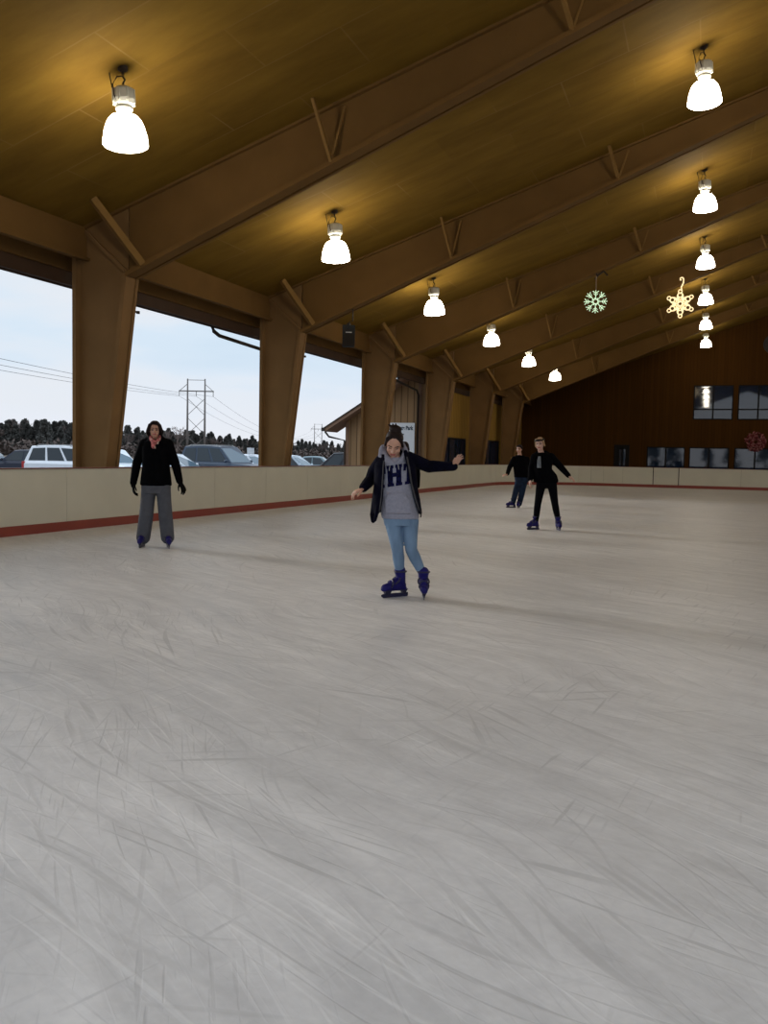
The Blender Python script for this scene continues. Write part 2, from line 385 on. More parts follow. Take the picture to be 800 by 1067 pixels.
frame_labels = {0: 'nearest tapered tan column and rafter, at the left behind the woman in black', 1: 'second tapered tan column and rafter from the left, right of the power pylon',
  2: 'third tapered tan column and rafter, left of the white sign', 3: 'fourth tapered tan column and rafter, right of the white sign',
  4: 'fifth tapered tan column and rafter, between the two stretches of boarded wall', 5: 'farthest tapered tan column and rafter, beside the dark end wall',
  -1: 'roof frame just left of the photograph, beside the camera', -2: 'roof frame behind the camera'}
for i in range(-2, 6): make_frame(D0+i*BAY, frame_labels[i])

# eave beams, header and fascia along both long sides (one continuous run)
for side in (0, 1):
    f = (lambda p: p) if side == 0 else mirror
    bm = bmesh.new()
    prism(bm, [f(p) for p in [(-11.36, 5.0), (-11.30, 5.0), (-11.30, 5.61), (-11.36, 5.6)]], Y_BACK, Y_END)
    prism(bm, [f(p) for p in [(-11.36, 4.98), (-11.22, 4.98), (-11.22, 5.03), (-11.36, 5.03)]], Y_BACK, Y_END)
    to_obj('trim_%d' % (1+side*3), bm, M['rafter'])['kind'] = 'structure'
    bm = bmesh.new()
    prism(bm, [f(p) for p in [(-11.80, 4.84), (-11.74, 4.84), (-11.74, 5.5), (-11.80, 5.48)]], Y_BACK, Y_END)
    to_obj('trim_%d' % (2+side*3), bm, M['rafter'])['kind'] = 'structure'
    bm = bmesh.new()
    prism(bm, [f(p) for p in [(-11.90, 4.58), (-11.80, 4.58), (-11.80, 4.90), (-11.90, 4.90)]], Y_BACK, Y_END)
    prism(bm, [f(p) for p in [(-13.12, 4.86), (-13.06, 4.86), (-13.06, 5.2), (-13.12, 5.2)]], Y_BACK-.8, Y_END+1)
    to_obj('trim_%d' % (3+side*3), bm, M['fascia'])['kind'] = 'structure'

# end wall (holes for windows)
def wall_with_holes(name, axis, pos, th, u0, u1, zfun, z0, holes, m):
    """strips of wall between the holes; axis 'y': wall plane y=pos and u=x; 'x': plane x=pos and u=y"""
    bm = bmesh.new(); us = sorted({u0, u1, *[h[0] for h in holes], *[h[1] for h in holes], *([XR_] if axis == 'y' and u0 < XR_ < u1 else [])})
    for a, b in zip(us, us[1:]):
        hs = sorted([(h[2], h[3]) for h in holes if h[0] <= a+1e-6 and h[1] >= b-1e-6])
        z = z0
        for lo, hi in hs:
            if lo > z+1e-6: prism(bm, [(a, z), (b, z), (b, lo), (a, lo)], pos, pos+th, axis)
            z = hi
        prism(bm, [(a, z), (b, z), (b, zfun(b)), (a, zfun(a))], pos, pos+th, axis)
    return tag(to_obj(name, bm, m), kind='structure')
UW = [(-.94, 1.42), (1.69, 4.05), (4.4, 6.76), (7.1, 9.46)]
LW = [(-3.66, -1.32), (-1.08, 1.31), (1.60, 4.0), (4.3, 6.7), (7.0, 9.4)]
holes = [(a, b, 4.07, 6.23) for a, b in UW] + [(a, b, .95, 2.33) for a, b in LW] + [(-5.72, -4.75, .02, 2.42)]
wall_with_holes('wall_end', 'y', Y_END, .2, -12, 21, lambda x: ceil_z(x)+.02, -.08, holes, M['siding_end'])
bm = bmesh.new()
for x in (-6.27, -3.95): box(bm, x-.05, x+.05, Y_END-.035, Y_END, 1.0, ceil_z(x)-.01)
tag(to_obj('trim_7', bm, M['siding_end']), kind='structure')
def window(n, a, b, z0, z1, Y, mull, bar=None, along='x', X=0):
    def bx(bm, u0, u1, v0, v1, w0, w1):
        if along == 'x': box(bm, u0, u1, v0, v1, w0, w1)
        else: box(bm, X+(v0-Y), X+(v1-Y), u0, u1, w0, w1)
    bm = bmesh.new(); t = .07
    bx(bm, a, b, Y-.03, Y+.1, z0, z0+t); bx(bm, a, b, Y-.03, Y+.1, z1-t, z1)
    bx(bm, a, a+t, Y-.03, Y+.1, z0+t, z1-t); bx(bm, b-t, b, Y-.03, Y+.1, z0+t, z1-t)
    for k in mull: bx(bm, k-.045, k+.045, Y-.03, Y+.1, z0+t, z1-t)
    if bar: bx(bm, a+t, b-t, Y-.02, Y+.09, bar-.04, bar+.04)
    o = to_obj('window_%d' % n, bm, M['black']); o['kind'] = 'structure'
    bm = bmesh.new(); bx(bm, a+.02, b-.02, Y+.04, Y+.055, z0+.02, z1-.02)
    to_obj('pane', bm, M['glass'], o)
n = 1
for a, b in UW: window(n, a, b, 4.07, 6.23, Y_END, [(a+b)/2], 4.72); n += 1
for a, b in LW: window(n, a, b, .95, 2.33, Y_END, [(a+b)/2]); n += 1
# door in the end wall
bm = bmesh.new()
for x0, x1 in ((-5.72, -5.62), (-4.87, -4.75)): box(bm, x0, x1, Y_END-.03, Y_END+.12, 0, 2.42)
box(bm, -5.62, -4.87, Y_END-.03, Y_END+.12, 2.27, 2.42)
box(bm, -5.62, -5.38, Y_END+.02, Y_END+.08, 0, 2.27); box(bm, -5.0, -4.87, Y_END+.02, Y_END+.08, 0, 2.27); box(bm, -5.26, -5.13, Y_END+.02, Y_END+.08, 0, 2.27)
box(bm, -5.38, -5.0, Y_END+.02, Y_END+.08, 0, .9); box(bm, -5.38, -5.0, Y_END+.02, Y_END+.08, 2.12, 2.27)
d = to_obj('door_1', bm, M['black']); d['kind'] = 'structure'
bm = bmesh.new(); box(bm, -5.40, -4.98, Y_END+.045, Y_END+.055, .88, 2.14)
to_obj('pane', bm, M['glass'], d)
# lit room behind the lower windows and a dim one behind the upper windows
wallm = mat('room plaster', (.42, .45, .40), .9)
bm = bmesh.new()
box(bm, -6.5, 20.8, 64.5, 64.6, 0, 8); box(bm, -6.6, -6.5, 60.45, 64.6, 0, 8); box(bm, -6.5, 20.8, 60.45, 64.5, 3.1, 3.2); box(bm, -6.5, 20.8, 60.45, 64.5, 8, 8.1); box(bm, -6.5, 20.8, 60.45, 64.5, -.1, 0)
tag(to_obj('wall_room', bm, wallm), kind='structure')
ld = bpy.data.lights.new('room_lamp', 'AREA'); ld.energy = 9; ld.size = 1.5; ld.color = (.85, 1, .9)
lo = bpy.data.objects.new('room_lamp', ld); COL.objects.link(lo); lo.location = (4.5, 62.3, 3.0)
for nm, x0, x1, z0, z1, yy, c, lb in [('notice_board', -3.55, -3.05, 1.0, 2.3, 60.9, (.35, .33, .26), 'pale notice board inside the first lower window of the end wall'),
        ('locker', -2.2, -1.95, 0, 1.85, 60.9, (.35, .34, .2), 'pale narrow locker inside the first lower window of the end wall'),
        ('cabinet', -1.0, -.45, 0, 2.3, 61, (.4, .4, .32), 'pale tall cabinet inside the second lower window of the end wall'),
        ('counter', 1.9, 5.6, 0, 1.35, 61.2, (.03, .03, .03), 'dark counter inside the lower window under the red wreath'),
        ('wall_cabinet', 2.2, 2.7, 1.2, 2.3, 60.8, (.6, .65, .65), 'white wall cabinet inside the lower window under the red wreath'),
        ('door_leaf', -5.35, -5.05, .05, 2.15, 60.7, (.45, .42, .36), 'cream panel seen through the glass of the dark end wall door')]:
    bm = bmesh.new(); box(bm, x0, x1, yy, yy+.3, z0, z1); box(bm, x0-.02, x1+.02, yy-.02, yy+.32, z1, z1+.03)
    tag(to_obj(nm, bm, mat(nm, c, .7)), lb, nm.replace('_', ' '))

# left side walls in the far bays, with dark glazed openings
w1h = [(41.2, 45.3, .9, 2.36)]; w2h = [(49.0, 53.2, .9, 2.42)]; w3h = []
wall_with_holes('wall_left', 'x', -11.98, .12, 38.1, Y_END, lambda y: 4.99, -.08, w1h+w2h, M['siding_left'])
bm = bmesh.new(); box(bm, -11.86, -11.80, 38.6, Y_END, 4.88, 5.02); tag(to_obj('trim_8', bm, M['trim']), kind='structure')
window(20, 41.2, 45.3, .9, 2.36, 0, [42.25, 43.5, 44.35], along='y', X=-11.92)
window(21, 49.0, 53.2, .9, 2.42, 0, [50.0, 51.1], along='y', X=-11.92)
bm = bmesh.new(); box(bm, -14.2, -14.1, 38.7, 60, -.1, 4.8); box(bm, -14.1, -12.0, 38.7, 60, 3.0, 3.1); box(bm, -14.1, -12.0, 38.7, 38.8, -.1, 4.8); box(bm, -14.1, -12.0, 59.9, 60, -.1, 4.8)
tag(to_obj('wall_annex', bm, mat('annex interior', (.06, .04, .03), .9)), kind='structure')
for yy, c, lb in [(41.75, (.30, .22, .10), 'tan door leaf inside the nearer left wall window'), (49.6, (.45, .5, .48), 'pale bin inside the farther left wall window'), (50.5, (.42, .46, .42), 'pale rounded bin beside another inside the farther left wall window')]:
    bm = bmesh.new()
    if yy < 45: box(bm, -12.5, -12.44, yy, yy+.8, 0, 2.3); nm = 'door_leaf'
    else: lathe(bm, [(.02, 1.78), (.16, 1.72), (.22, 1.55), (.24, 1.0), (.22, 0), (.02, 0)], 16, (-12.5, yy, 0)); nm = 'bin'
    tag(to_obj(nm, bm, mat(nm, c, .7)), lb, nm.replace('_', ' '))

# ------------------------------------------------------------------ rink boards
def boards():
    root = empty('rink_barrier', (-10.25, 20, 0), 'cream rink boards with a red kick plate running round the ice', 'rink boards')
    rad = 5.0; XL, XRr, YE = -10.22, 19.22, 49.5
    path = [(XL, -4.6)]
    y = -4.6+2.44
    while y < YE-rad-.5: path.append((XL, y)); y += 2.44
    for side in (0, 1):
        cx = XL+rad if side == 0 else XRr-rad
        ang = [PI - PI/2*k/12 for k in range(13)] if side == 0 else [PI/2 - PI/2*k/12 for k in range(13)]
        for a in ang: path.append((cx+rad*math.cos(a), YE-rad+rad*math.sin(a)))
        if side == 0:
            for x in (-4.2, -2.64, -1.35, 1.7, 4.5, 7, 9.5, 12): path.append((x, YE))
    y = YE-rad-2.44
    while y > -4: path.append((XRr, y)); y -= 2.44
    path.append((XRr, -4.6))
    nrm = []
    for i in range(len(path)):
        a = V(path[max(i-1, 0)]); b = V(path[min(i+1, len(path)-1)]); t = (b-a).normalized(); nrm.append(V((-t.y, t.x)))  # outward (left of travel)
    def run(bm, o0, o1, z0, z1, gap=0):
        for i in range(len(path)-1):
            a, b = V(path[i]), V(path[i+1]); na, nb = nrm[i], nrm[i+1]; t = (b-a).normalized()*gap
            q = [a+na*o0+t, b+nb*o0-t, b+nb*o1-t, a+na*o1+t]
            vs = [bm.verts.new((p.x, p.y, z)) for z in (z0, z1) for p in q]
            for f in ((3, 2, 1, 0), (4, 5, 6, 7), (0, 1, 5, 4), (1, 2, 6, 5), (2, 3, 7, 6), (3, 0, 4, 7)): bm.faces.new([vs[k] for k in f])
    bm = bmesh.new(); run(bm, 0, .03, .15, 1.05, .0035); o = to_obj('panel', bm, M['board'], root)
    bm = bmesh.new(); run(bm, .031, .10, .0, 1.045); to_obj('backing_frame', bm, M['gap'], root)
    bm = bmesh.new(); run(bm, -.02, .03, .001, .155); to_obj('kick_plate', bm, M['kick'], root)
    bm = bmesh.new(); run(bm, -.012, .12, 1.05, 1.072); to_obj('cap_rail', bm, M['cap'], root)
    # gate in the end boards
    for x in (-2.64, -1.35):
        bm = bmesh.new(); box(bm, x-.022, x+.022, YE-.008, YE+.02, .02, 1.072); to_obj('gate_joint', bm, M['gap'], root)
boards()

# ------------------------------------------------------------------ lamps
def make_lamp():
    root = empty('pendant_lamp', (0, 0, 0), 'x', 'lamp')
    bm = bmesh.new()     # bowl: z relative to its middle; open bottom closed by a lens
    lathe(bm, [(.06, .265), (.13, .255), (.19, .225), (.235, .17), (.268, .09), (.292, 0), (.308, -.09), (.312, -.155), (.30, -.165), (.20, -.185), (.05, -.195)], 32)
    to_obj('bowl', bm, M['glow'], root, True)
    bm = bmesh.new(); lathe(bm, [(.07, .25), (.08, .30), (.12, .33), (.12, .36), (.07, .38)], 20)
    to_obj('collar', bm, M['ballast'], root, True)
    bm = bmesh.new()
    lathe(bm, [(.09, .365), (.15, .40), (.165, .46), (.16, .60), (.12, .63), (.05, .64)], 8)
    for k in range(8):
        a = 2*PI*k/8+.2; box(bm, .155*math.cos(a)-.01, .155*math.cos(a)+.01, .155*math.sin(a)-.01, .155*math.sin(a)+.01, .41, .6)
    to_obj('ballast_housing', bm, M['ballast'], root)
    bm = bmesh.new()
    tube(bm, [(0, 0, .64), (0, 0, .70), (.03, 0, .74), (0, 0, .79), (0, 0, .95)], .014)
    lathe(bm, [(.03, .86), (.07, .88), (.075, .93), (.03, .95)], 12)
    to_obj('hook', bm, M['dark_metal'], root)
    bm = bmesh.new()
    tube(bm, [(-.20, -.05, .92), (-.17, -.05, .75), (-.13, -.05, .5)], .008)
    tube(bm, [(0, 0, .80), (-.06, -.06, .78), (-.09, -.12, .66), (-.05, -.16, .5), (-.02, -.12, .38)], .009)
    tube(bm, [(-.24, -.05, .93), (-.16, -.05, .91)], .03)
    to_obj('cord', bm, M['dark_metal'], root)
    return root
lamp0 = make_lamp(); first = True
ordn = ['nearest', 'second', 'third', 'fourth', 'fifth', 'farthest']
for row, (X, Z, y0, ks) in enumerate([(-7.903, 5.836, 10.898, range(-1, 7)), (-.3155, 8.418, 10.898, range(-1, 7)), (2*XR_+.3155, 8.418, 10.898, range(-1, 7)), (2*XR_+7.903, 5.836, 10.898, range(-1, 7))]):
    for k in ks:
        if k == 6 and row in (0, 3): continue
        o = lamp0 if first else copy_tree(lamp0); first = False
        y = y0 + k*BAY
        # the drop is fixed; the stem meets the sloping ceiling
        o.location = (X, y, ceil_z(X) - .925)
        if row == 0: o.rotation_euler = (0, math.radians(-3), 0)
        kk = k if row == 0 else k-1
        if row == 0 and 0 <= k <= 5:
            o['label'] = 'lit white bowl lamp, %s of the six in the left row under the roof' % ordn[k]; o['group'] = 'bowl lamps under the roof'
        elif row == 1 and 1 <= k <= 6:
            o['label'] = 'lit white bowl lamp, %s of the six in the right row under the roof' % ordn[k-1]; o['group'] = 'bowl lamps under the roof'
        else:
            o['label'] = 'lit white bowl lamp added out of view for its light'; o['group'] = 'added bowl lamps outside the frame'  # unseen fixtures, added for the light they throw on the ice

# ------------------------------------------------------------------ hanging ornaments
def snowflake_green():
    c = V((-3.55, 29.55, 6.45)); root = empty('snowflake_light', c, 'round pale green rope light snowflake hanging from the third rafter', 'snowflake light')
    d = (CAM-c); d.z = 0; d.normalize(); rx = V((0, 0, 1)).cross(d).normalized(); uz = V((0, 0, 1))
    def P(a, r): return c + rx*math.cos(a)*r + uz*math.sin(a)*r
    bm = bmesh.new()
    for k in range(8):
        a = PI/2 + k*PI/4
        tube(bm, [P(a, .07), P(a, .37)], .012)
        for r, l in ((.255, .10),):
            for s in (-1, 1): tube(bm, [P(a, r), P(a+s*.27, r+l*.95)], .012); tube(bm, [P(a, r-.06), P(a+s*.27, r+.01)], .010)
        tube(bm, [P(a+PI/8, .12), P(a, .09)], .013)
    tube(bm, [P(2*PI*k/16, .075) for k in range(17)], .014)
    to_obj('rope_light', bm, M['led_green'], root)
    bm = bmesh.new(); tube(bm, [c+uz*.36, c+uz*.8, V((c.x, 29.6, raf_bot(c.x)-.16))], .018)
    to_obj('strap', bm, mat('strap', (.35, .25, .18), .8), root)
    bm = bmesh.new(); zb = raf_bot(c.x)
    tube(bm, [(c.x-.05, 29.6, zb-.18), (c.x+.05, 29.6, zb-.06), (c.x+.22, 29.6, zb+.06), (c.x+.34, 29.6, zb-.08)], .03)
    tube(bm, [(c.x, 29.6, zb-.16), (c.x, 29.6, zb+.02)], .025)
    to_obj('hanger', bm, M['dark_metal'], root)
snowflake_green()
def snowflake_star():
    Y = D0+3*BAY-.35; c = at(708.5, 316.5, 1); r = c-CAM; t = (Y-CAM.y)/r.y; c = CAM+r*t; mpx = t/F_PX
    root = empty('star_light', c, 'six pointed warm white rope light star with a curled hook, beside the right lamp row', 'star light')
    d = (CAM-c); d.z = 0; d.normalize(); rx = V((0, 0, 1)).cross(d).normalized(); uz = V((0, 0, 1))
    def P(x, y): return c + rx*x*mpx + uz*y*mpx
    bm = bmesh.new(); rr = .024
    for k in range(6):
        a = PI/2+k*PI/3+.03; ca, sa = math.cos(a), math.sin(a)
        def Q(u, v): return P(ca*u - sa*v, sa*u + ca*v)
        R = 14.5
        for cu, cr in ((R-1.8, 1.8), (R-5.6, 2.3)):
            tube(bm, [Q(cu+cr*math.cos(2*PI*j/14), cr*math.sin(2*PI*j/14)) for j in range(15)], rr)
        for s in (-1, 1):
            tube(bm, [Q(2.2, s*1.2), Q(5, s*2.9), Q(8.5, s*2.9), Q(11.5, s*1.4)], rr)
            tube(bm, [Q(4.6+1.3*math.cos(2*PI*j/10), s*(3.2+1.3*math.sin(2*PI*j/10))) for j in range(11)], rr*.9)
        tube(bm, [Q(1.5, 0), Q(5, 0)], rr)
    tube(bm, [P(2.2*math.cos(2*PI*j/14), 2.2*math.sin(2*PI*j/14)) for j in range(15)], rr)
    to_obj('rope_light', bm, M['led_warm'], root)
    bm = bmesh.new()
    tube(bm, [P(x, y) for x, y in ((1, 14), (.4, 17), (1.4, 19), (2.4, 21.5), (2.6, 24.5), (2.0, 26.4), (.4, 27), (-1, 26), (-.8, 24.6), (.4, 24.4))], rr*1.15)
    to_obj('hook_light', bm, M['led_warm'], root)
    bm = bmesh.new(); top = P(1.2, 27); tube(bm, [top, (top.x, Y+.15, raf_bot(top.x)+.01)], .008)
    to_obj('wire', bm, M['dark_metal'], root)
snowflake_star()
# wreath and round emblem on the end wall
def wreath(name, x, z, r, label, cat, cols, dens, unlit=False):
    root = empty(name, (x, Y_END-.12, z), label, cat)
    bm = bmesh.new(); tube(bm, [(x+r*.62*math.cos(2*PI*k/24), Y_END-.22, z+r*.62*math.sin(2*PI*k/24)) for k in range(25)], .05, 8)
    to_obj('ring', bm, M['dark_metal'], root)
    bm = bmesh.new(); tube(bm, [(x, Y_END-.22, z+r*.62), (x, Y_END-.2, z+r*.75), (x, Y_END, z+r*.78)], .012); to_obj('hanger', bm, M['dark_metal'], root)
    for ci, c in enumerate(cols):
        bm = bmesh.new(); rnd = random.Random(ci+5)
        for k in range(dens):
            a = rnd.uniform(0, 2*PI); q = r*rnd.uniform(.28, .98); p = V((x+q*math.cos(a), Y_END-rnd.uniform(.17, .36), z+q*math.sin(a)))
            dv = V((rnd.uniform(-1, 1), rnd.uniform(-.8, .1), rnd.uniform(-1, 1))).normalized()*.13; sd = dv.cross(V((0, 1, 0))).normalized()*.05
            vs = [bm.verts.new(v) for v in (p-dv, p+sd, p+dv, p-sd)]; w = bm.verts.new(p+V((0, -.03, 0)))
            for i in range(4): bm.faces.new((vs[i], vs[(i+1) % 4], w))
            bm.faces.new(vs[::-1])
        to_obj('petals' if ci == 0 else 'light_petals', bm, c, root)
wreath('wreath', 2.80, 2.72, .60, 'red flower wreath hanging over the lower windows of the end wall', 'wreath',
       [mat('red petals', (.16, .012, .018), .6, var=.4), mat('pale petals', (.42, .16, .16), .5, var=.3)], 150)
bm = bmesh.new(); cx, cz = 3.62, 8.72
lathe_pts = [(.62, 0), (.62, .09), (.54, .09), (.54, .03), (.02, .03), (.02, 0)]
loft(bm, [[V((cx+r*math.cos(2*PI*k/32), Y_END-.012-h, cz+r*math.sin(2*PI*k/32))) for k in range(32)] for r, h in lathe_pts])
for k in range(12):
    a = 2*PI*k/12; c = V((cx+.45*math.cos(a), Y_END-.06, cz+.45*math.sin(a))); box(bm, c.x-.03, c.x+.03, c.y, c.y+.02, c.z-.04, c.z+.04)
tag(to_obj('wall_clock', bm, mat('clock dark', (.03, .025, .025), .5)), 'large dark round clock high on the end wall at the right edge', 'clock')

# hanging loudspeaker
sp = empty('loudspeaker', (-8.98, 22.0, 4.5), 'black loudspeaker hanging on a pipe from the second rafter', 'loudspeaker')
bm = bmesh.new(); bmesh.ops.create_cube(bm, size=1); bmesh.ops.scale(bm, vec=(.33, .26, .56), verts=bm.verts); bmesh.ops.bevel(bm, geom=bm.edges, offset=.015, segments=2, affect='EDGES')
body = to_obj('cabinet', bm, M['black']); body.matrix_basis = Matrix.Translation((-8.98, 22.0, 4.5)) @ Matrix.Rotation(math.radians(22), 4, 'Z'); set_parent(body, sp)
bm = bmesh.new(); box(bm, -.14, .14, -.142, -.131, -.25, .05); box(bm, -.13, .13, -.145, -.131, .13, .15)
g = to_obj('grille', bm, mat('speaker grille', (.016, .012, .009), .7, spec=.15)); g.matrix_basis = body.matrix_basis.copy(); set_parent(g, sp)
bm = bmesh.new(); box(bm, -.08, .08, -.146, -.131, .075, .095)
g = to_obj('badge', bm, mat('badge', (.5, .48, .45), .4)); g.matrix_basis = body.matrix_basis.copy(); set_parent(g, sp)
bm = bmesh.new(); tube(bm, [(-8.98, 22.0, 4.78), (-8.98, 22.0, 4.86), (-8.88, 22.02, 4.9), (-8.88, 22.02, raf_bot(-8.88)+.01)], .016)
bm2 = [box(bm, -9.02, -8.94, 21.96, 22.04, 4.76, 4.84)]
to_obj('pipe', bm, M['dark_metal'], sp)

# downspouts outside the eave
for (pts, lb) in [([(-12.15, 20.42, 5.33), (-12.15, 20.42, 4.66), (-12.15, 20.52, 4.52), (-12.15, 20.8, 4.44), (-12.15, 23.8, 4.34), (-12.15, 24.0, 4.25)], 'dark gutter pipe under the eave left of the second column'),
                  ([(-12.05, 33.9, 4.62), (-12.05, 34.0, 4.52), (-12.05, 37.5, 4.28), (-12.05, 37.75, 4.1), (-12.05, 37.75, .0)], 'dark downpipe running down beside the white sign')]:
    bm = bmesh.new(); tube(bm, pts, .05, 8); tag(to_obj('drain_pipe', bm, M['dark_metal'], None, True), lb, 'pipe')
# little pegs on the column backs
for i in (0, 1):
    bm = bmesh.new(); Y = D0+i*BAY+.2; xx = -10.45
    tube(bm, [(xx-.02, Y-.01, 4.05), (xx+.02, Y+.16, 4.05)], .02, 6); lathe(bm, [(.035, 0), (.035, .05)], 8, (xx+.02, Y+.16, 4.02))
    tag(to_obj('hook', bm, M['dark_metal']), 'small dark peg sticking out behind the %s tapered column' % ('nearest', 'second')[i], 'hook')

# ------------------------------------------------------------------ outbuilding and sign
root = empty('park_building', (-16, 37.8, -.2), 'brown board clad building with a gable roof beside the rink', 'building')
def rake(x): return 2.62 + (x+16.2)*.62
bm = bmesh.new(); Yg = 37.9
prism(bm, [(-15.5, -.2), (-11.55, -.2), (-11.55, 4.9), (-12.4, 4.9), (-15.5, rake(-15.5)-.12)], Yg, Yg+.12)
box(bm, -15.5, -15.4, Yg, 38.6, -.2, rake(-15.5)-.15)
to_obj('wall', bm, M['siding_out'], root)
bm = bmesh.new()
prism(bm, [(-16.25, rake(-16.25)-.16), (-12.0, rake(-12.0)-.16), (-12.0, rake(-12.0)), (-16.25, rake(-16.25))], Yg-.75, 38.6)
to_obj('roof', bm, M['soffit'], root)
bm = bmesh.new()
prism(bm, [(-16.27, rake(-16.27)+.0), (-12.0, rake(-12.0)), (-12.0, rake(-12.0)+.05), (-16.27, rake(-16.27)+.05)], Yg-.8, 38.6)
box(bm, -16.40, -16.25, Yg-.8, 38.6, rake(-16.25)-.14, rake(-16.25)+.02)
tube(bm, [(-16.3, Yg-.6, rake(-16.3)-.12), (-16.15, Yg-.5, rake(-16.3)-.35), (-15.55, Yg-.1, rake(-16.3)-.5), (-15.52, Yg-.1, -.2)], .045, 8)
to_obj('gutter', bm, M['dark_metal'], root)
for x in (-15.46, -12.02):
    bm = bmesh.new(); box(bm, x-.07, x+.09, Yg-.03, Yg, -.2, min(4.7, rake(x)-.2)); to_obj('corner_board', bm, M['soffit'], root)
# sign
bm = bmesh.new(); box(bm, -13.84, -12.21, Yg-.09, Yg-.035, 1.05, 2.87)
sign = tag(to_obj('park_sign', bm, M['sign']), 'white sign with dark lettering on the brown building behind the hooded skater', 'sign')
def text_mesh(txt, size, bold=0.0):
    cu = bpy.data.curves.new('t', 'FONT'); cu.body = txt; cu.size = size; cu.extrude = .004; cu.offset = bold; cu.align_x = 'CENTER'
    o = bpy.data.objects.new('t', cu); COL.objects.link(o); dg = bpy.context.evaluated_depsgraph_get()
    me = bpy.data.meshes.new_from_object(o.evaluated_get(dg)); bpy.data.objects.remove(o); return me
me = text_mesh('Mahoney State Park', .185, .006); me.materials.clear(); me.materials.append(M['sign_ink'])
o = bpy.data.objects.new('lettering', me); COL.objects.link(o)
w = max(v.co.x for v in me.vertices)-min(v.co.x for v in me.vertices); sx = 1.46/w
o.matrix_basis = Matrix.Translation((-13.02, Yg-.096, 2.56)) @ Matrix.Rotation(PI/2, 4, 'X') @ Matrix.Diagonal((sx, 1.35, 1, 1)); set_parent(o, sign)
bm = bmesh.new()
for k, x in enumerate((-13.5, -13.38, -13.27, -13.12, -13.0, -12.88, -12.74)): box(bm, x-.035, x+.035, Yg-.1, Yg-.088, 2.33, 2.42 if k % 2 else 2.39)
to_obj('small_lettering', bm, M['sign_ink'], sign)

# ------------------------------------------------------------------ outdoors
GZ = -.16
bm = bmesh.new(); vs = [bm.verts.new(p) for p in ((-700, -120, GZ-.06), (200, -120, GZ-.06), (200, 900, GZ-.06), (-700, 900, GZ-.06))]; bm.faces.new(vs)
tag(to_obj('ground', bm, M['scrub']), 'brown winter grassland around the rink', kind='structure')
bm = bmesh.new(); box(bm, -62, -13.2, -20, 75, GZ-.05, GZ)
tag(to_obj('parking_lot', bm, M['asphalt']), 'grey asphalt parking lot outside the rink', kind='structure')

